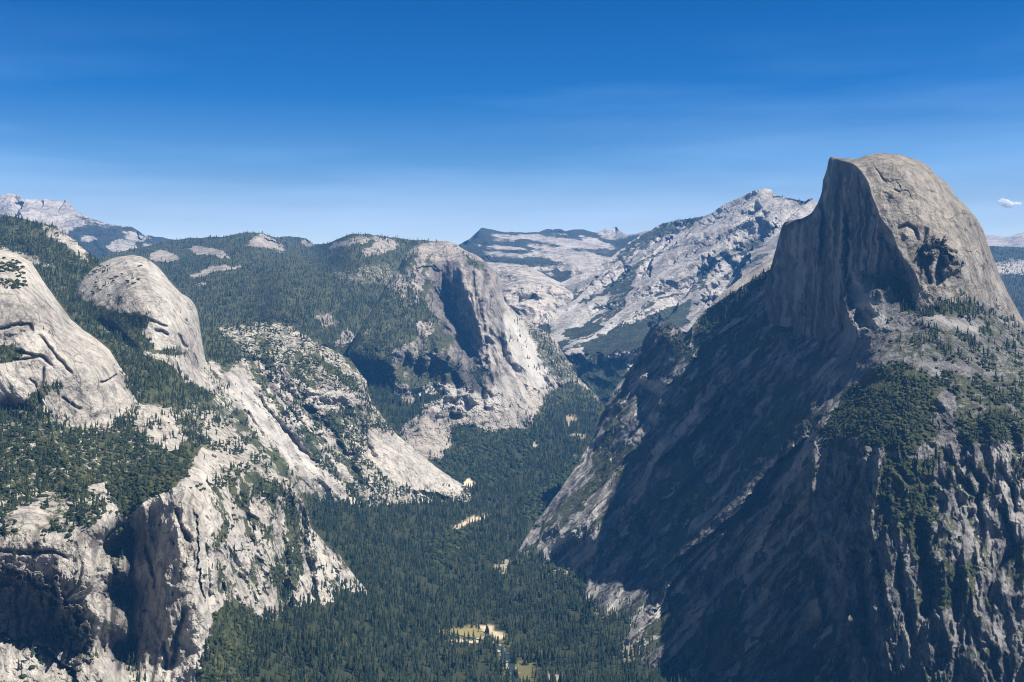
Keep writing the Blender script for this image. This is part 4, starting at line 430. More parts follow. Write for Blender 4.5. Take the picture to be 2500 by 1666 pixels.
# ridge behind the shaded wall, pale slab catching the light
sheet('pale_slab_ramp', [(1700, 790), (1722, 762), (1743, 735), (1768, 711), (1790, 694), (1810, 679), (1830, 663), (1853, 647), (1872, 634), (1890, 622), (1915, 608)], [(1700, 850), (1915, 720)],
      [(1700, 790, 5200), (1743, 735, 5350), (1810, 679, 5450), (1890, 622, 5500), (1915, 608, 5500), (1743, 765, 5000), (1810, 712, 5050), (1890, 662, 5080), (1700, 850, 4900), (1915, 720, 4900)], m_pale, step=1.8,
      rough=[('f', 60, 1, 0, 5), ('r', 60, 3, 50, 4)], vbase=.08, tbase=.05, jit=1.0, seed=19)
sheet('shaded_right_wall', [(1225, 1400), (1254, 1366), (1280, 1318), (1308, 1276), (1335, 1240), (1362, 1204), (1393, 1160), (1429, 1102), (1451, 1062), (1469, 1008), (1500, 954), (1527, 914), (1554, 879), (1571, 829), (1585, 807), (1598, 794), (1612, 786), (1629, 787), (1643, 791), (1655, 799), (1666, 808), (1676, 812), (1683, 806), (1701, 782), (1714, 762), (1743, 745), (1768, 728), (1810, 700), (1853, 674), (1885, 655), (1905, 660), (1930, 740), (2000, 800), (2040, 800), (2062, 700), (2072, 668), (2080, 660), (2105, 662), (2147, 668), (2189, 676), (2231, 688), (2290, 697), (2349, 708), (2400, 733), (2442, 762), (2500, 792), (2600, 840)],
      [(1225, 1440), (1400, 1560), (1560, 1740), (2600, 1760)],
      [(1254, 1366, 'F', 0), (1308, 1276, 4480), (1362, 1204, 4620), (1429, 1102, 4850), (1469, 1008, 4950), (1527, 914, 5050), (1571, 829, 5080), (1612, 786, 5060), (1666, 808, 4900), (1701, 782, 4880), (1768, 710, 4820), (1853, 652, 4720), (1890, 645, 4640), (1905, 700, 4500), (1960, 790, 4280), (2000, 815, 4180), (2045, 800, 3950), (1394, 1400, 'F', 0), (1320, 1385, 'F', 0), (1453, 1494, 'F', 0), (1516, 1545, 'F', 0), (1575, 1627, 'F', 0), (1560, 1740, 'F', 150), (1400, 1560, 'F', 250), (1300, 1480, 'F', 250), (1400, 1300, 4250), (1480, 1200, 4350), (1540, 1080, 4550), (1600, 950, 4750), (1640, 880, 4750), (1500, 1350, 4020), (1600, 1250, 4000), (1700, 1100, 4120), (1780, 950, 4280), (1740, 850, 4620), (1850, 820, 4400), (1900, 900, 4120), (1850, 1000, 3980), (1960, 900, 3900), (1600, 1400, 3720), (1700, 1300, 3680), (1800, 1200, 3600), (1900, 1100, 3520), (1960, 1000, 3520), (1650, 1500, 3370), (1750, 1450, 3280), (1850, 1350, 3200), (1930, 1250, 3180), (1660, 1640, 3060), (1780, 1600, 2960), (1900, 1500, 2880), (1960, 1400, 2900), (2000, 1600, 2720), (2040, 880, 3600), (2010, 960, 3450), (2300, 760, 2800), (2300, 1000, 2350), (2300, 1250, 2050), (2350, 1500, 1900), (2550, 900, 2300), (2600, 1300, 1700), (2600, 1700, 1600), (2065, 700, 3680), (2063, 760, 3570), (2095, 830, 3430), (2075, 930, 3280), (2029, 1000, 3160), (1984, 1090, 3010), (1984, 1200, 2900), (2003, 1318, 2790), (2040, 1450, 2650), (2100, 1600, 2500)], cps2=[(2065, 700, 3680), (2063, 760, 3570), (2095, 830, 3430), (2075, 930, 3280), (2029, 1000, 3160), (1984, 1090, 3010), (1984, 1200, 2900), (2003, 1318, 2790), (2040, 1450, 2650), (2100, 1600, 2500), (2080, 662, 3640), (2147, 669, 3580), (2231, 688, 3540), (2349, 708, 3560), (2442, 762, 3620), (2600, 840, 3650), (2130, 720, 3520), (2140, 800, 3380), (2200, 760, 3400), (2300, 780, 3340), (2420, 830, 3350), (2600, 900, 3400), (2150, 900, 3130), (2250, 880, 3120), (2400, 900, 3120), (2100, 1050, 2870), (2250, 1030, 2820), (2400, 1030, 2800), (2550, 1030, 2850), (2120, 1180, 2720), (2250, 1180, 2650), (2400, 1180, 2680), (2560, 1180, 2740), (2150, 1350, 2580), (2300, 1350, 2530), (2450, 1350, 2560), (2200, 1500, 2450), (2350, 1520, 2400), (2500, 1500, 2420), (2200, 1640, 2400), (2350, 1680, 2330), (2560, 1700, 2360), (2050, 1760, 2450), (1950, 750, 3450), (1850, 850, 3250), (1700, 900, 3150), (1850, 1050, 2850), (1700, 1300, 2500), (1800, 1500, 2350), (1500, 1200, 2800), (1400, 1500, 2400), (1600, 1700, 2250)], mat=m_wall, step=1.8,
      rough=[('r', 240, 3.2, 36, 85, [(1230, 1400), (1400, 1100), (1600, 780), (1900, 640), (2040, 800), (2060, 950), (1980, 1100), (2000, 1350), (2100, 1700), (1500, 1700)], 20), ('r', 90, 4, 36, 30, [(1230, 1400), (1400, 1100), (1600, 780), (1900, 640), (2040, 800), (2060, 950), (1980, 1100), (2000, 1350), (2100, 1700), (1500, 1700)], 20), ('b', 120, 2.5, 36, 24, [(1400, 1300), (1600, 780), (1900, 640), (2040, 800), (2060, 950), (1980, 1100), (2000, 1350), (2100, 1700), (1500, 1700)], 20),
             ('r', 110, 3.2, -4, 24, [(1990, 1080), (2150, 1080), (2300, 1150), (2420, 1300), (2420, 1760), (2050, 1760)], 30), ('r', 42, 3, -3, 16, [(1990, 1080), (2600, 1080), (2600, 1760), (2050, 1760)], 30), ('r', 120, 2, -25, 28, [(2200, 1000), (2600, 1000), (2600, 1700), (2300, 1700)], 40), ('r', 110, 1, 10, 18, [(2080, 660), (2600, 800), (2600, 1060), (2000, 1060)], 20), ('f', 30, 1, 0, 4), ('b', 45, 2.2, 36, 9, [(1230, 1400), (1400, 1100), (1600, 780), (1900, 640), (2040, 800), (2060, 950), (1980, 1100), (2000, 1350), (2100, 1700), (1500, 1700)], 20), ('b', 45, 1, 0, 5, [(2000, 1000), (2600, 900), (2600, 1760), (2050, 1760)], 20)],
      strokes=[('s', [(2020, 780), (1960, 760), (1900, 690)], 20, 0), ('s', [(1600, 790), (1580, 860), (1550, 980), (1500, 1080)], 60, 0), ('g', [(1905, 690), (1930, 760), (1985, 815)], 8, 30),
               ('g', [(1900, 930), (1820, 1010), (1760, 1100), (1650, 1220), (1560, 1300)], 26, 110), ('g', [(1745, 995), (1700, 1035), (1640, 1090), (1590, 1145)], 10, -60), ('g', [(1780, 1285), (1740, 1340), (1690, 1395), (1640, 1450)], 10, -60), ('g', [(1560, 925), (1600, 930), (1640, 945)], 12, -50), ('g', [(1600, 1490), (1560, 1540), (1520, 1580)], 12, -60), ('g', [(1935, 1190), (1905, 1245), (1870, 1300)], 9, -65), ('g', [(1805, 1066), (1840, 1060), (1880, 1066)], 6, -40), ('g', [(1985, 1430), (1998, 1480), (2010, 1530)], 8, -60), ('g', [(1790, 960), (1750, 1010), (1700, 1040)], 10, -70), ('g', [(1840, 1130), (1790, 1180), (1730, 1230)], 9, -60), ('g', [(1700, 860), (1670, 900), (1650, 950)], 9, -50), ('g', [(1560, 1260), (1500, 1330), (1440, 1390)], 14, -60), ('s', [(1780, 950), (1690, 1060), (1620, 1110), (1590, 1140)], 40, -110), ('s', [(1980, 1060), (1880, 1140), (1800, 1250), (1700, 1330), (1600, 1400)], 46, -120), ('s', [(1770, 1300), (1720, 1340), (1640, 1420), (1600, 1500)], 34, -90), ('s', [(1920, 1210), (1880, 1290), (1860, 1330)], 20, -50), ('g', [(1640, 830), (1600, 900), (1570, 1000), (1590, 1060)], 16, 70), ('s', [(1700, 810), (1760, 790), (1800, 750)], 30, -70),
               ('g', [(2063, 760), (2075, 830), (2080, 900)], 8, 0), ('s', [(2080, 664), (2062, 700), (2065, 760), (2100, 800)], 26, -60), ('g', [(2085, 760), (2120, 780), (2110, 810)], 16, 60),
               ('g', [(2300, 1090), (2340, 1160), (2390, 1230), (2400, 1300)], 9, 55), ('g', [(2430, 1130), (2470, 1190), (2480, 1260)], 6, 35), ('g', [(2360, 1120), (2400, 1180), (2380, 1240)], 8, 40), ('g', [(2240, 1250), (2250, 1330), (2270, 1450), (2260, 1520)], 14, 80), ('g', [(2110, 1120), (2080, 1200), (2070, 1260)], 7, 40), ('g', [(2060, 1180), (2040, 1210)], 8, 26), ('g', [(2130, 1320), (2150, 1420), (2170, 1540)], 8, 45), ('g', [(2190, 1330), (2200, 1430), (2230, 1560)], 8, 45), ('g', [(2090, 1340), (2110, 1450), (2120, 1600)], 12, 70), ('s', [(2280, 1600), (2200, 1560), (2160, 1650)], 26, 0), ('s', [(2260, 1590), (2350, 1570), (2420, 1580), (2600, 1600)], 44, 0), ('g', [(2440, 1230), (2480, 1330), (2430, 1400), (2400, 1480)], 8, 45), ('g', [(2320, 1420), (2340, 1500)], 10, 45), ('s', [(2000, 1640), (2050, 1540), (2080, 1490)], 30, -60)],
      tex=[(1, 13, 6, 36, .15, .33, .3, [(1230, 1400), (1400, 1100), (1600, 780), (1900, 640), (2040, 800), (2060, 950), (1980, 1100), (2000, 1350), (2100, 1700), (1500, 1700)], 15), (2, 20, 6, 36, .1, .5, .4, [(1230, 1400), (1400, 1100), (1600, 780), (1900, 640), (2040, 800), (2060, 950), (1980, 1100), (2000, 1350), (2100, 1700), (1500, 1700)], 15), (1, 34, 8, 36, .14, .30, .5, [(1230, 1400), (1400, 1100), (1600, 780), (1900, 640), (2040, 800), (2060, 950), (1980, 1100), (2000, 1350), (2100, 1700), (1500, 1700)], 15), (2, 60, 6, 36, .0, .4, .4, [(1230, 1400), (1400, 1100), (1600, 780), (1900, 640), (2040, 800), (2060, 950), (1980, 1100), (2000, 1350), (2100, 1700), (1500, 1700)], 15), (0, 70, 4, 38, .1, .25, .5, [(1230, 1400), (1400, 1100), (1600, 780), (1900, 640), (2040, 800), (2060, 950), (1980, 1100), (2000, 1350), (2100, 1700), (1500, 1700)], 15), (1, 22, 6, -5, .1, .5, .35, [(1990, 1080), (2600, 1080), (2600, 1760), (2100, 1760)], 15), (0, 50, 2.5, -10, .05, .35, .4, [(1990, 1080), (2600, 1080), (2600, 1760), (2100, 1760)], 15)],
      vbase=.2, fresh_lit=[([(1855, 1238), (1923, 1212), (1905, 1270), (1855, 1361), (1812, 1365)], .35, 6), ([(2059, 748), (2090, 786), (2092, 820), (2025, 930), (1979, 997), (1985, 930), (2050, 850)], .30, 8), ([(1787, 1068), (1822, 1022), (1830, 1028), (1800, 1075)], .3, 5), ([(1300, 1330), (1420, 1180), (1500, 1120), (1490, 1200), (1420, 1290), (1330, 1360)], .28, 12), ([(1440, 1110), (1500, 1000), (1550, 980), (1530, 1080), (1470, 1180)], .2, 12), ([(1560, 1380), (1700, 1240), (1780, 1170), (1790, 1180), (1690, 1290), (1590, 1400)], .22, 8), ([(1840, 880), (1800, 960), (1750, 1010), (1760, 960), (1820, 870)], .18, 8), ([(1900, 1100), (1840, 1200), (1780, 1270), (1820, 1180)], .16, 8), ([(1760, 1480), (1820, 1400), (1850, 1400), (1800, 1500)], .2, 8),([(1740, 745), (1800, 690), (1890, 632), (1900, 660), (1850, 690), (1790, 735)], .5, 8), ([(2080, 662), (2100, 690), (2120, 720), (2160, 760), (2170, 800), (2120, 790), (2070, 720)], .7, 7), ([(1565, 928), (1600, 930), (1640, 945), (1620, 965), (1570, 950)], .5, 6), ([(1740, 1000), (1700, 1030), (1630, 1090), (1585, 1145), (1590, 1100), (1640, 1040)], .4, 7), ([(1775, 1290), (1740, 1340), (1690, 1390), (1650, 1450), (1640, 1440), (1700, 1350)], .5, 6), ([(1380, 1390), (1450, 1320), (1560, 1250), (1560, 1280), (1490, 1350), (1420, 1410)], .25, 10), ([(1510, 1560), (1600, 1480), (1615, 1490), (1600, 1560), (1540, 1590)], .6, 8),  # among the pale slabs, sunlit ledges are painted lighter into the rock
             ([(1480, 1370), (1520, 1340), (1500, 1400), (1450, 1400)], .55, 6), ([(2300, 1080), (2360, 1150), (2420, 1230), (2410, 1310), (2390, 1420), (2360, 1480), (2370, 1400), (2370, 1300), (2330, 1180)], .35, 9), ([(2400, 1110), (2500, 1060), (2600, 1060), (2600, 1250), (2500, 1300), (2440, 1180)], .35, 12), ([(2260, 760), (2400, 800), (2390, 820), (2260, 780)], .4, 8)],
      stain_shade=[([(1250, 1390), (1400, 1160), (1470, 1010), (1600, 790), (1700, 800), (1900, 700), (2040, 810), (2060, 930), (1990, 1060), (1990, 1300), (2120, 1640), (2100, 1760), (1600, 1760), (1480, 1400)], .38, 14), ([(2010, 1420), (2120, 1450), (2250, 1600), (2600, 1590), (2600, 1760), (2030, 1760)], .4, 20), ([(2240, 1230), (2270, 1240), (2280, 1520), (2240, 1520)], .5, 10)],  # largest patch paints the shade of the wall's left side into its colour
      veg=[([(1690, 800), (1760, 715), (1880, 640), (1890, 660), (1820, 740), (1760, 800), (1720, 830)], .82, 8), ([(1740, 720), (1890, 634), (1895, 655), (1800, 712)], .08, 6), ([(1600, 800), (1680, 815), (1720, 830), (1720, 880), (1660, 880), (1620, 860)], .55, 10), ([(1640, 920), (1690, 920), (1700, 950), (1660, 950)], .6, 8), ([(1420, 1390), (1500, 1280), (1580, 1200), (1620, 1220), (1560, 1300), (1500, 1370)], .55, 12), ([(1580, 1450), (1680, 1350), (1720, 1330), (1680, 1400), (1620, 1470)], .5, 10),
           ([(2080, 664), (2200, 680), (2350, 712), (2500, 800), (2600, 850), (2600, 1000), (2450, 920), (2300, 880), (2200, 880), (2150, 840), (2250, 780), (2180, 740)], .55, 10), ([(2190, 690), (2350, 715), (2390, 760), (2330, 775), (2200, 760)], .85, 8), ([(2250, 770), (2350, 770), (2400, 785), (2380, 810), (2250, 790)], .3, 6), ([(2000, 1060), (2060, 960), (2130, 900), (2200, 880), (2300, 930), (2300, 1060), (2220, 1110), (2100, 1090), (2000, 1080)], .85, 12), ([(2300, 900), (2500, 930), (2600, 1000), (2600, 1050), (2480, 1080), (2360, 1080), (2300, 1000)], .62, 12), ([(2330, 1030), (2450, 1000), (2460, 1070), (2360, 1090)], .88, 8), ([(2150, 1110), (2280, 1120), (2300, 1250), (2240, 1330), (2160, 1250), (2140, 1180)], .72, 12), ([(2100, 1250), (2250, 1230), (2260, 1330), (2200, 1320)], .6, 12), ([(2270, 1380), (2380, 1360), (2380, 1450), (2300, 1500), (2260, 1440)], .65, 10), ([(2460, 1330), (2600, 1300), (2600, 1450), (2480, 1420)], .6, 10), ([(1950, 1360), (2010, 1370), (2010, 1460), (1970, 1450)], .6, 8), ([(1980, 1060), (2090, 1060), (2140, 1120), (2000, 1110)], .5, 8), ([(2290, 960), (2330, 960), (2330, 1090), (2300, 1100), (2280, 1030)], .1, 8)],
      tbase=.1, tree=[([(1690, 800), (1760, 715), (1850, 660), (1880, 650), (1890, 660), (1820, 740), (1760, 800), (1720, 830)], .8, 6), ([(1600, 800), (1680, 815), (1720, 830), (1720, 880), (1660, 880), (1620, 860)], .55, 10), ([(1420, 1390), (1500, 1280), (1580, 1200), (1620, 1220), (1560, 1300), (1500, 1370)], .55, 12), ([(1580, 1450), (1680, 1350), (1720, 1330), (1680, 1400), (1620, 1470)], .45, 10),
           ([(2080, 664), (2200, 680), (2350, 712), (2500, 800), (2600, 850), (2600, 1000), (2450, 920), (2300, 880), (2200, 880), (2150, 840), (2250, 780), (2180, 740)], .42, 10), ([(2180, 690), (2350, 715), (2390, 770), (2330, 780), (2200, 765)], .85, 8), ([(2240, 775), (2350, 778), (2400, 795), (2380, 815), (2250, 795)], .15, 5), ([(2000, 1060), (2060, 960), (2130, 900), (2200, 880), (2300, 930), (2300, 1060), (2220, 1110), (2100, 1090), (2000, 1080)], .75, 12), ([(2300, 900), (2500, 930), (2600, 1000), (2600, 1050), (2480, 1080), (2360, 1080), (2300, 1000)], .5, 12), ([(2330, 1030), (2450, 1000), (2460, 1070), (2360, 1090)], .85, 8), ([(2150, 1110), (2280, 1120), (2300, 1250), (2240, 1330), (2160, 1250), (2140, 1180)], .6, 12), ([(2270, 1380), (2380, 1360), (2380, 1450), (2300, 1500), (2260, 1440)], .6, 10), ([(2460, 1330), (2600, 1300), (2600, 1450), (2480, 1420)], .5, 10), ([(1950, 1360), (2010, 1370), (2010, 1460), (1970, 1450)], .6, 8), ([(2270, 940), (2330, 960), (2330, 1090), (2300, 1100), (2280, 1030)], .08, 8), ([(2380, 1100), (2600, 1070), (2600, 1280), (2450, 1250)], .03, 8)],
      con=[([(1980, 860), (2350, 860), (2600, 950), (2600, 1500), (2000, 1500)], .22, 12), ([(2050, 660), (2600, 800), (2600, 900), (2200, 870)], .75, 12)], cbase=.6, jit=1.3, seed=21)

# ------------------------------------------------------------------ valley floor
fx = np.arange(-1700, 2000, 11.); fy = np.concatenate([np.arange(1400, 4600, 10.), np.arange(4600, 8800, 18.)])
FX, FY = np.meshgrid(fx, fy, indexing='ij'); FZ = floor_z(FX, FY)
FPX = CX + FX/FY*F; FPY = HY - (FZ-CZ)/FY*F
FV = [([(1088, 1545), (1110, 1535), (1160, 1528), (1215, 1530), (1235, 1560), (1180, 1572), (1120, 1566)], .30, 6), ([(1150, 1210), (1195, 1150), (1260, 1240), (1230, 1245)], .9, 5)]
bare = [([(1088, 1548), (1115, 1560), (1150, 1566), (1185, 1552), (1190, 1560), (1160, 1572), (1110, 1568)], 1, 3), ([(1160, 1530), (1200, 1528), (1222, 1548), (1232, 1560), (1210, 1560), (1190, 1542)], .8, 4), ([(1205, 1560), (1228, 1580), (1240, 1615), (1258, 1640), (1240, 1640), (1225, 1600), (1200, 1570)], .9, 4), ([(1095, 1292), (1140, 1268), (1193, 1252), (1195, 1258), (1130, 1285), (1098, 1296)], .8, 3), ([(1208, 1378), (1240, 1370), (1250, 1374), (1232, 1384), (1235, 1402), (1225, 1398)], .55, 3),
        ([(1375, 1020), (1400, 1008), (1405, 1025), (1390, 1035), (1375, 1045)], .5, 4), ([(1395, 1062), (1430, 1058), (1430, 1068), (1400, 1070)], .5, 3), ([(1402, 1110), (1408, 1110), (1408, 1135), (1402, 1135)], .5, 3), ([(1340, 1162), (1362, 1165), (1355, 1172)], .8, 3), ([(1290, 1085), (1320, 1080), (1315, 1092), (1295, 1092)], .6, 4), ([(1450, 1370), (1490, 1350), (1530, 1370), (1500, 1400), (1480, 1420), (1455, 1400)], .4, 7), ([(1320, 1385), (1400, 1385), (1400, 1400), (1330, 1398)], .4, 6), ([(1520, 1560), (1590, 1500), (1610, 1500), (1580, 1590), (1540, 1620), (1500, 1600)], .3, 8), ([(1450, 1480), (1560, 1430), (1570, 1445), (1500, 1500), (1460, 1500)], .5, 8), ([(1330, 1640), (1380, 1650), (1370, 1666), (1330, 1666)], .5, 6), ([(1115, 1172), (1155, 1168), (1158, 1190), (1130, 1188)], .9, 3)]
grass = [([(1060, 1545), (1100, 1535), (1165, 1528), (1190, 1545), (1175, 1556), (1140, 1560), (1110, 1552)], 1, 6), ([(1165, 1535), (1235, 1545), (1240, 1575), (1200, 1560)], .6, 8), ([(1290, 1600), (1320, 1590), (1330, 1610), (1300, 1620)], .7, 6), ([(1210, 1640), (1300, 1600), (1310, 1666), (1220, 1666)], .5, 10)]
bush = [([(1040, 1330), (1090, 1290), (1140, 1310), (1080, 1400), (1040, 1380)], 1, 15), ([(1280, 1210), (1360, 1160), (1400, 1140), (1380, 1200), (1320, 1260), (1270, 1290)], 1, 12), ([(1340, 1370), (1480, 1390), (1500, 1450), (1400, 1450)], .8, 15), ([(980, 1180), (1060, 1030), (1200, 1020), (1320, 1060), (1280, 1160), (1150, 1180)], .75, 20)]
BARE = paint(FPX, FPY, bare, 0); GR = paint(FPX, FPY, grass, 0)
m_floor, t, b = new_mat('valley_ground')
at = t.nodes.new('ShaderNodeAttribute'); at.attribute_name = 'cover'; sp = t.nodes.new('ShaderNodeSeparateColor'); t.links.new(at.outputs['Color'], sp.inputs[0])
tc = t.nodes.new('ShaderNodeTexCoord'); nz = t.nodes.new('ShaderNodeTexNoise'); nz.inputs['Scale'].default_value = .06; nz.inputs['Detail'].default_value = 6; t.links.new(tc.outputs['Object'], nz.inputs['Vector'])
def ramp_mix(f, A, B):
    q = t.nodes.new('ShaderNodeMix'); q.data_type = 'RGBA'; t.links.new(f, q.inputs[0])
    for k, z in ((6, A), (7, B)):
        if isinstance(z, tuple): q.inputs[k].default_value = z+(1,)
        else: t.links.new(z, q.inputs[k])
    return q.outputs[2]
c1 = ramp_mix(nz.outputs[0], (.012, .018, .009), (.045, .050, .022)); c2 = ramp_mix(sp.outputs[1], c1, (.19, .165, .07)); c3 = ramp_mix(sp.outputs[0], c2, (.50, .42, .30)); t.links.new(c3, b.inputs['Base Color'])
link_grid('valley_floor', np.stack([FX, FY, FZ], -1).reshape(-1, 3), len(fx), len(fy), np.stack([BARE, GR, BARE*0], -1).reshape(-1, 3), m_floor)
FT = np.clip(.84+.25*fbm(FX/160, FY/160, 3, 77)-BARE*.85-GR*.5, 0, 1)
SHEETS.append(dict(name='valley_floor', px=FPX, py=FPY, V=np.stack([FX, FY, FZ], -1), tree=FT, con=1-.75*paint(FPX, FPY, bush, 0), floor=True))

# low ground under everything out to the horizon, inside the haze
gm = bpy.data.meshes.new('lowland'); gm.from_pydata([(-9500, -900, -60), (9500, -900, -60), (9500, 18500, -60), (-9500, 18500, -60)], [], [(0, 1, 2, 3)]); gm.materials.append(m_soil)
go = bpy.data.objects.new('lowland', gm); C.objects.link(go); go['kind'] = 'structure'

# creek on the valley floor by the clearing
def drape_ribbon(name, pts, wid, mat, lift=.6):
    P = []
    for (px, py) in pts:
        D = floor_D(px, py); P.append(((px-CX)/F*D, D))
    P = np.array(P); n = 8; q = []
    for i in range(len(P)-1):
        for k in range(n): q.append(P[i]+(P[i+1]-P[i])*k/n)
    q = np.array(q+[P[-1]]); tg = np.gradient(q, axis=0); tg /= np.linalg.norm(tg, axis=1)[:, None]; nm = np.stack([-tg[:, 1], tg[:, 0]], -1)
    ww = wid*(1+.35*np.sin(np.arange(len(q))*1.3)); V = []; Fc = []
    for i in range(len(q)):
        for s in (-1, 0, 1):
            x, y = q[i]+nm[i]*s*ww[i]/2; V.append((x, y, float(floor_z(np.array([x]), np.array([y]))[0])+lift))
    for i in range(len(q)-1):
        for s in (0, 1): a = i*3+s; Fc.append((a, a+1, a+4, a+3))
    me = bpy.data.meshes.new(name); me.from_pydata(V, [], Fc); me.materials.append(mat); o = bpy.data.objects.new(name, me); C.objects.link(o); o['kind'] = 'structure'; return o
m_water, t, b = new_mat('creek_water'); b.inputs['Base Color'].default_value = (.03, .05, .05, 1); b.inputs['Roughness'].default_value = .12; b.inputs['Specular IOR Level'].default_value = .6
drape_ribbon('creek', [(1105, 1552), (1125, 1558), (1150, 1562), (1185, 1565), (1215, 1580), (1235, 1605), (1248, 1625), (1252, 1645), (1258, 1664), (1262, 1700)], 15, m_water)

# ------------------------------------------------------------------ visibility buffer, to choose where trees stand
CELL = 5.0; bw, bh = int(2800/CELL), int(1900/CELL); buf = np.full(bw*bh, 1e9)
def cell(px, py): return np.clip(((px+150)/CELL).astype(int), 0, bw-1)*bh + np.clip(((py-100)/CELL).astype(int), 0, bh-1)
for S in SHEETS: np.minimum.at(buf, cell(S['px'], S['py']).ravel(), S['V'][..., 1].ravel())
b2 = buf.reshape(bw, bh)
print('terrain', round(time.time()-T0, 1), sum(S['px'].size for S in SHEETS))

def scatter(S, area):
    """random stands of trees over one flank; chance follows the tree cover and real area seen from the front"""
    px, py, V = S['px'], S['py'], S['V']
    def quad(A): return A[:-1, :-1], A[1:, :-1], A[:-1, 1:], A[1:, 1:]
    a, b_, c, d = quad(px); a2, b3, c2_, d2 = quad(py)
    pa = np.abs((b_-a)*(c2_-a2)-(c-a)*(b3-a2)); D = V[:-1, :-1, 1]
    ok = (a > -60) & (a < 2560) & (a2 < 1700) & (D < buf[cell(a, a2)]*1.03+15)
    cover = S['tree'][:-1, :-1]; X = V[:-1, :-1, 0]; Z = V[:-1, :-1, 2]
    gx = X if not S.get('floor') else X; gz = Z if not S.get('floor') else V[:-1, :-1, 1]*.5
    cl = fbm(gx/55., gz/55., 5, 61, .62)*.6+.5; th = 1-cover
    pr = np.where(cover > .01, sstep(th-.12, th+.12, cl)*np.clip(cover*1.6, 0, 1), 0)
    lam = pr*pa*np.minimum((D/F)**2/area, .075)*ok
    n = rng.poisson(np.clip(lam, 0, 6)); idx = np.repeat(np.flatnonzero(n.ravel() > 0), n.ravel()[n.ravel() > 0])
    i, j = np.unravel_index(idx, n.shape); u = rng.random(len(i))[:, None]; v = rng.random(len(i))[:, None]
    P = V[i, j]*(1-u)*(1-v)+V[i+1, j]*u*(1-v)+V[i, j+1]*(1-u)*v+V[i+1, j+1]*u*v
    return P, S['con'][i, j], px[i, j], py[i, j], cover[i, j]
TP, TK, TX, TY, TC, TS = [], [], [], [], [], []
for k, S in enumerate(SHEETS):
    if S['tree'].max() <= 0: continue
    P, con, px, py, cv = scatter(S, 30. if not S.get('floor') else 50.)
    TP.append(P); TK.append(rng.random(len(con)) < con); TX.append(px); TY.append(py); TC.append(cv); TS.append(np.full(len(px), k))
    print('trees', S['name'], len(P))
TP = np.concatenate(TP); TK = np.concatenate(TK); TX = np.concatenate(TX); TY = np.concatenate(TY); TS = np.concatenate(TS)
FLOOR_K = len(SHEETS)-1
n = len(TP); hgt = rng.uniform(11, 32, n)*np.where(TS == FLOOR_K, 1.12, .78); hgt *= 1+.35*fbm(TP[:, 0]/90., TP[:, 1]/90., 3, 66); hgt = np.where(TP[:, 1] > 5200, hgt*1.05, hgt)
names = [S['name'] for S in SHEETS]
for nm_, f in (('tall_granite_dome', .6), ('round_granite_dome', .65), ('sheer_faced_dome', .8)): hgt[TS == names.index(nm_)] *= f
bus = ~TK; hgt[bus] = rng.uniform(3, 8, bus.sum())*np.where(TS[bus] == FLOOR_K, 1.7, 1.0)

# ------------------------------------------------------------------ plants
def plant_mat(name, a, b_, c):
    m, t, b = new_mat(name); at = t.nodes.new('ShaderNodeAttribute'); at.attribute_name = 'tone'; r = t.nodes.new('ShaderNodeValToRGB'); t.links.new(at.outputs['Fac'], r.inputs[0])
    e = r.color_ramp.elements; e[0].color = a+(1,); e[1].color = c+(1,); q = e.new(.55); q.color = b_+(1,); t.links.new(r.outputs[0], b.inputs['Base Color']); return m
m_con = plant_mat('conifer_needles', (.009, .018, .010), (.019, .031, .014), (.060, .060, .024))
m_bush = plant_mat('shrub_leaves', (.016, .024, .009), (.030, .040, .014), (.075, .078, .026))
m_bark, _t, _b = new_mat('bark'); _b.inputs['Base Color'].default_value = (.13, .08, .05, 1)

def conifer_template(tiers, sides, r0, seed):
    g = np.random.default_rng(seed); V = []; Fc = []; zb = .10
    for t_ in range(tiers):
        f0 = t_/tiers; z0 = zb+(1-zb)*f0*.93; z1 = min(1., zb+(1-zb)*(f0+1.75/tiers)); rr = r0*(1-f0)**.8*(g.uniform(.85, 1.15)); base = len(V); ox, oy = g.normal(0, .012, 2)
        for s in range(sides):
            a = 2*np.pi*(s+g.uniform(-.3, .3)+.5*t_)/sides; q = rr*(g.uniform(.55, 1.2)); V.append((ox+q*np.cos(a), oy+q*np.sin(a), z0+g.uniform(-.035, .03)))
        V.append((ox, oy, z1))
        for s in range(sides): Fc.append((base+s, base+(s+1) % sides, base+sides))
    return np.array(V), np.array(Fc)
def blob_template(seed, nl=3):
    g = np.random.default_rng(seed); V = []; Fc = []
    ico = [(0, 0, 1), (.894, 0, .447), (.276, .851, .447), (-.724, .526, .447), (-.724, -.526, .447), (.276, -.851, .447), (.724, .526, -.447), (-.276, .851, -.447), (-.894, 0, -.447), (-.276, -.851, -.447), (.724, -.526, -.447)]
    fc = [(0, 1, 2), (0, 2, 3), (0, 3, 4), (0, 4, 5), (0, 5, 1), (1, 6, 2), (2, 7, 3), (3, 8, 4), (4, 9, 5), (5, 10, 1), (6, 7, 2), (7, 8, 3), (8, 9, 4), (9, 10, 5), (10, 6, 1)]
    for k in range(nl):
        o = g.normal(0, .28, 3)*(1, 1, .3)*(k > 0); s = g.uniform(.35, .6); base = len(V)
        for p in ico: V.append(np.array(p)*s*g.uniform(.7, 1.3)*(1, 1, .85)+o+(0, 0, .42))
        Fc += [(a+base, b+base, c+base) for a, b, c in fc]
    return np.array(V), np.array(Fc)
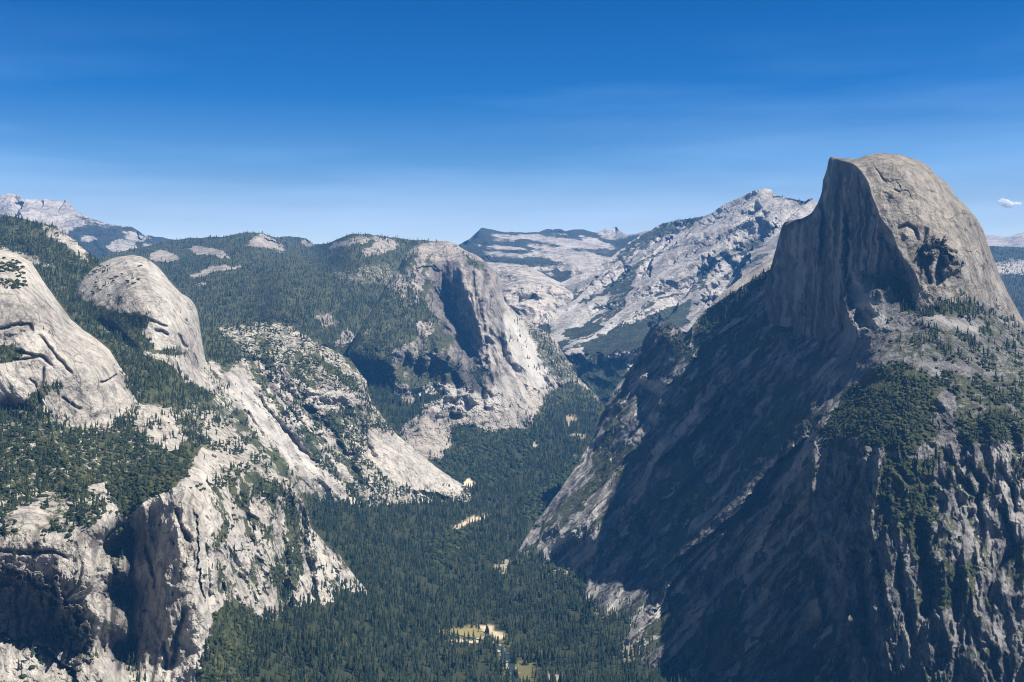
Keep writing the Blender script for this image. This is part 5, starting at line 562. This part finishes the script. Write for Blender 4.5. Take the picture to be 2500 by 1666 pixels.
def mass(name, pos, hh, ww, templates, mat):
    """one mesh holding a whole wood: nobody could count it"""
    allV, allF, allT = [], [], []; off = 0; pick = rng.integers(0, len(templates), len(pos))
    for k, (tv, tf) in enumerate(templates):
        m = pick == k; p = pos[m]; c = len(p)
        if not c: continue
        a = rng.uniform(0, 2*np.pi, c); ca, sa = np.cos(a)[:, None], np.sin(a)[:, None]; wv = ww[m][:, None]; hv = hh[m][:, None]
        X = (tv[None, :, 0]*ca-tv[None, :, 1]*sa)*wv + p[:, :1]; Y = (tv[None, :, 0]*sa+tv[None, :, 1]*ca)*wv + p[:, 1:2]; Z = tv[None, :, 2]*hv + p[:, 2:3] - hv*.04
        allV.append(np.stack([X, Y, Z], -1).reshape(-1, 3)); fo = (np.arange(c)*len(tv))[:, None, None]+tf[None]+off; allF.append(fo.reshape(-1, 3)); off += c*len(tv)
        tone = np.clip(rng.beta(1.6, 2.6, c)[:, None]+.25*fbm(p[:, 0]/120., p[:, 1]/120., 3, 67)[:, None]+rng.normal(0, .06, (c, len(tv))), 0, 1); allT.append(tone.ravel())
    V = np.concatenate(allV).astype(np.float32); Fc = np.concatenate(allF).astype(np.int32); me = bpy.data.meshes.new(name)
    me.vertices.add(len(V)); me.vertices.foreach_set('co', V.ravel()); me.loops.add(Fc.size); me.loops.foreach_set('vertex_index', Fc.ravel()); me.polygons.add(len(Fc)); me.polygons.foreach_set('loop_start', (np.arange(len(Fc))*3).astype(np.int32)); me.update(calc_edges=True)
    at = me.attributes.new('tone', 'FLOAT', 'POINT'); at.data.foreach_set('value', np.concatenate(allT).astype(np.float32)); me.materials.append(mat)
    o = bpy.data.objects.new(name, me); C.objects.link(o); o['kind'] = 'stuff'; return o

# the conifers that show largest stand as things of their own: trunk and crown
size = np.where(TK, hgt/TP[:, 1], 0); inview = (TX > 6) & (TX < 2494) & (TY < 1655)
order = np.argsort(-size*inview)[:300]; single = np.zeros(n, bool); single[order] = True
con_t = [conifer_template(3, 5, .15*s, k) for k, s in enumerate((1, 1.15, .9, 1.3, 1.0))]
far_t = [conifer_template(2, 5, .16*s, k+50) for k, s in enumerate((1, 1.2, .9))]
bush_t = [blob_template(k, 3) for k in range(5)]
mk = TK & ~single; near = TP[:, 1] < 5600
mass('conifer_forest', TP[mk], hgt[mk], hgt[mk]*rng.uniform(.8, 1.25, mk.sum()), con_t, m_con)
m_leaf = plant_mat('broadleaf_leaves', (.016, .027, .010), (.030, .044, .016), (.060, .074, .026))
lf = bus & (TS == FLOOR_K); sb = bus & ~lf; hgt[lf] *= 1.5
mass('shrub_thicket', TP[sb], hgt[sb], hgt[sb]*rng.uniform(1.1, 1.7, sb.sum()), bush_t, m_bush)
mass('broadleaf_woodland', TP[lf], hgt[lf], hgt[lf]*rng.uniform(.8, 1.2, lf.sum()), bush_t, m_leaf)

protos = []
for k in range(6):
    tv, tf = conifer_template(6, 9, .15+.02*(k % 3), 200+k); mc = bpy.data.meshes.new('crown'); mc.from_pydata([tuple(v) for v in tv*(1, 1, .92)+(0, 0, .08)], [], [tuple(f) for f in tf.tolist()])
    at = mc.attributes.new('tone', 'FLOAT', 'POINT'); at.data.foreach_set('value', np.clip(.12+.13*k+np.random.default_rng(k).normal(0, .08, len(tv)), 0, 1).astype(np.float32)); mc.materials.append(m_con)
    tk = bpy.data.meshes.new('trunk'); vv = []; ff = []
    for z, r in ((-.06, .022), (.3, .016), (.93, .003)):
        for s in range(6): vv.append((r*math.cos(s*math.pi/3), r*math.sin(s*math.pi/3), z))
    for l in range(2):
        for s in range(6): ff.append((l*6+s, l*6+(s+1) % 6, l*6+6+(s+1) % 6, l*6+6+s))
    tk.from_pydata(vv, [], ff); tk.materials.append(m_bark); protos.append((mc, tk))
def describe(px, py, nm):
    """(words for the place, group)"""
    if nm == 'near_left_cliffs':
        if px < 260: return 'on the dry bushy ledge above the arched cliff at far left', 'conifers above the arched left cliff'
        if px < 480 and py < 1290: return 'at the head of the dark cleft beside the granite column', 'conifers on top of the granite column'
        if px < 480: return 'clinging to the face of the tall left granite column', 'conifers on the granite column face'
        if py > 1460: return 'on the bushy slope at the foot of the left cliffs', 'conifers at the foot of the left cliffs'
        return 'in the gullied pale slope right of the granite column', 'conifers on the gullied left slope'
    if nm == 'valley_left_wall':
        if px < 160: return 'on the green bench under the tall dome, near the left edge', 'conifers on the left bench by the edge'
        if px < 320: return 'on the green bench below the tall pale dome', 'conifers on the left bench'
        if px < 480: return 'at the right end of the green bench below the round dome', 'conifers on the right end of the bench'
        return 'among slabs right of the round dome', 'conifers among the left slabs'
    if nm in ('tall_granite_dome', 'round_granite_dome'): return 'growing from the bare pale rock of the '+('tall' if nm[0] == 't' else 'round')+' left dome', 'conifers on the '+('tall' if nm[0] == 't' else 'round')+' left dome'
    if nm == 'valley_floor':
        if px < 1000: return 'in forest left of the sandy clearing, by the cliff foot', 'valley conifers by the left cliffs'
        if px < 1110: return 'in the valley forest just left of the sandy clearing', 'valley conifers left of the clearing'
        if px < 1270: return ('in front of the sandy clearing by the creek' if py > 1560 else 'behind the sandy clearing'), 'valley conifers around the clearing'
        if px < 1420: return 'in the valley forest right of the sandy clearing and creek', 'valley conifers right of the clearing'
        return 'in the forest at the foot of the shaded right wall', 'valley conifers under the shaded wall'
    if nm == 'sheer_faced_dome': return 'at the foot of the sheer-faced dome', 'conifers at the foot of the sheer-faced dome'
    if py < 850: return 'on the wooded shoulder below the sheer-faced dome', 'conifers on the wooded shoulder'
    if px < 2000: return 'on the dark shaded wall left of the bushy spur', 'conifers on the shaded wall'
    if py < 1100: return 'on the olive scrub slope of the spur '+('near its crest' if px < 2130 else 'right of its crest'), 'conifers on the scrub spur'
    return 'in a gully of the rugged grey cliffs at '+('lower right' if px < 2320 else 'the right edge'), 'conifers on the rugged right cliffs'
for c, i in enumerate(order):
    r = bpy.data.objects.new('conifer', None); C.objects.link(r); k = int(rng.integers(0, 6)); h = float(hgt[i]); x, y, z = TP[i]
    r.location = (float(x), float(y), float(z)); r.rotation_euler = (0, 0, float(rng.uniform(0, 6.28))); wd = h*float(rng.uniform(.85, 1.2)); r.scale = (wd, wd, h); r.empty_display_size = .1
    where, grp = describe(TX[i], TY[i], names[TS[i]])
    tone = 'dark green' if k < 3 else 'olive green'; form = 'tall narrow' if h > 27 else ('slender' if wd < h else 'broad')
    r['label'] = f'{tone} conifer {where}'; r['category'] = 'tree'; r['group'] = grp
    for nme, me in (('crown', protos[k][0]), ('trunk', protos[k][1])):
        o = bpy.data.objects.new(nme, me); C.objects.link(o); o.parent = r
print('plants', n, int(bus.sum()), round(time.time()-T0, 1))

# ------------------------------------------------------------------ small cloud beyond the right crest
def cloud(name, cx, cy, D, lumps, label, cat='cloud', dens=.04):
    me = bpy.data.meshes.new(name); import bmesh
    bm = bmesh.new(); px = D/F
    for (ox, oy, rx, ry) in lumps:
        mt_ = mathutils.Matrix.Translation(((cx+ox-CX)*px, D, CZ+(HY-cy-oy)*px)) @ mathutils.Matrix.Diagonal((rx*px, rx*px*.8, ry*px, 1))
        bmesh.ops.create_icosphere(bm, subdivisions=4, radius=1, matrix=mt_)
    bm.to_mesh(me); bm.free()
    m = bpy.data.materials.new(name); m.use_nodes = True; t = m.node_tree; t.nodes.clear(); o_ = t.nodes.new('ShaderNodeOutputMaterial')
    b = t.nodes.new('ShaderNodeVolumePrincipled'); b.inputs['Color'].default_value = (1, 1, 1, 1); b.inputs['Anisotropy'].default_value = .1
    tc = t.nodes.new('ShaderNodeTexCoord'); q = t.nodes.new('ShaderNodeTexNoise'); q.inputs['Scale'].default_value = .022; q.inputs['Detail'].default_value = 4; t.links.new(tc.outputs['Object'], q.inputs['Vector'])
    mr_ = t.nodes.new('ShaderNodeMapRange'); t.links.new(q.outputs[0], mr_.inputs[0]); mr_.inputs[1].default_value = .36; mr_.inputs[2].default_value = .6; mr_.inputs[3].default_value = 0; mr_.inputs[4].default_value = dens; t.links.new(mr_.outputs[0], b.inputs['Density'])
    t.links.new(b.outputs[0], o_.inputs['Volume']); me.materials.append(m)
    o = bpy.data.objects.new(name, me); C.objects.link(o); o['label'] = label; o['category'] = cat
    rm = o.modifiers.new('merge', 'REMESH'); rm.mode = 'VOXEL'; rm.voxel_size = px*.45
    tx = bpy.data.textures.new('puff', 'CLOUDS'); tx.noise_scale = px*3.2; tx.noise_depth = 4; dm = o.modifiers.new('puff', 'DISPLACE'); dm.texture = tx; dm.strength = px*2.6; dm.mid_level = .55; dm.texture_coords = 'GLOBAL'
    for p in me.polygons: p.use_smooth = True
    return o
cloud('cloud', 2460, 497, 21000, [(-20, -4, 6.5, 4), (-12, -7, 7.5, 6), (-3, -3, 9.5, 7.5), (6, 1, 9, 6.5), (15, 2, 8, 5), (22, 1, 7, 5.5), (29, 1, 5.5, 5.5), (-12, 3, 6, 5), (-1, 7, 7, 4.5), (9, 8, 5, 3.5)], 'small puffy white cloud low in the sky right of the sheer-faced dome')
cloud('cloud', 2412, 495, 21000, [(-8, 1, 7, 1.2), (0, 0, 8, 1.6), (8, -1, 5, 1.0)], 'thin faint wisp of cloud just left of the puffy white cloud', dens=.006)

# ------------------------------------------------------------------ haze
HZ = 1.0
if HZ:
    hm = bpy.data.materials.new('haze'); hm.use_nodes = True; t = hm.node_tree; t.nodes.clear(); o_ = t.nodes.new('ShaderNodeOutputMaterial'); pv = t.nodes.new('ShaderNodeVolumePrincipled')
    pv.inputs['Color'].default_value = (.10, .40, 1.0, 1); pv.inputs['Density'].default_value = 2.5e-5; pv.inputs['Anisotropy'].default_value = 0.0
    t.links.new(pv.outputs[0], o_.inputs['Volume'])
    zt = max(float(S['V'][..., 2].max()) for S in SHEETS)+60
    x0, x1, y0, y1, z0, z1 = -9800, 9800, -1000, 19500, -61, zt
    me = bpy.data.meshes.new('haze'); me.from_pydata([(x0, y0, z0), (x1, y0, z0), (x1, y1, z0), (x0, y1, z0), (x0, y0, z1), (x1, y0, z1), (x1, y1, z1), (x0, y1, z1)], [], [(0, 3, 2, 1), (4, 5, 6, 7), (0, 1, 5, 4), (1, 2, 6, 5), (2, 3, 7, 6), (3, 0, 4, 7)])
    me.materials.append(hm); o = bpy.data.objects.new('haze', me); C.objects.link(o); o['kind'] = 'stuff'
print('done', round(time.time()-T0, 1))
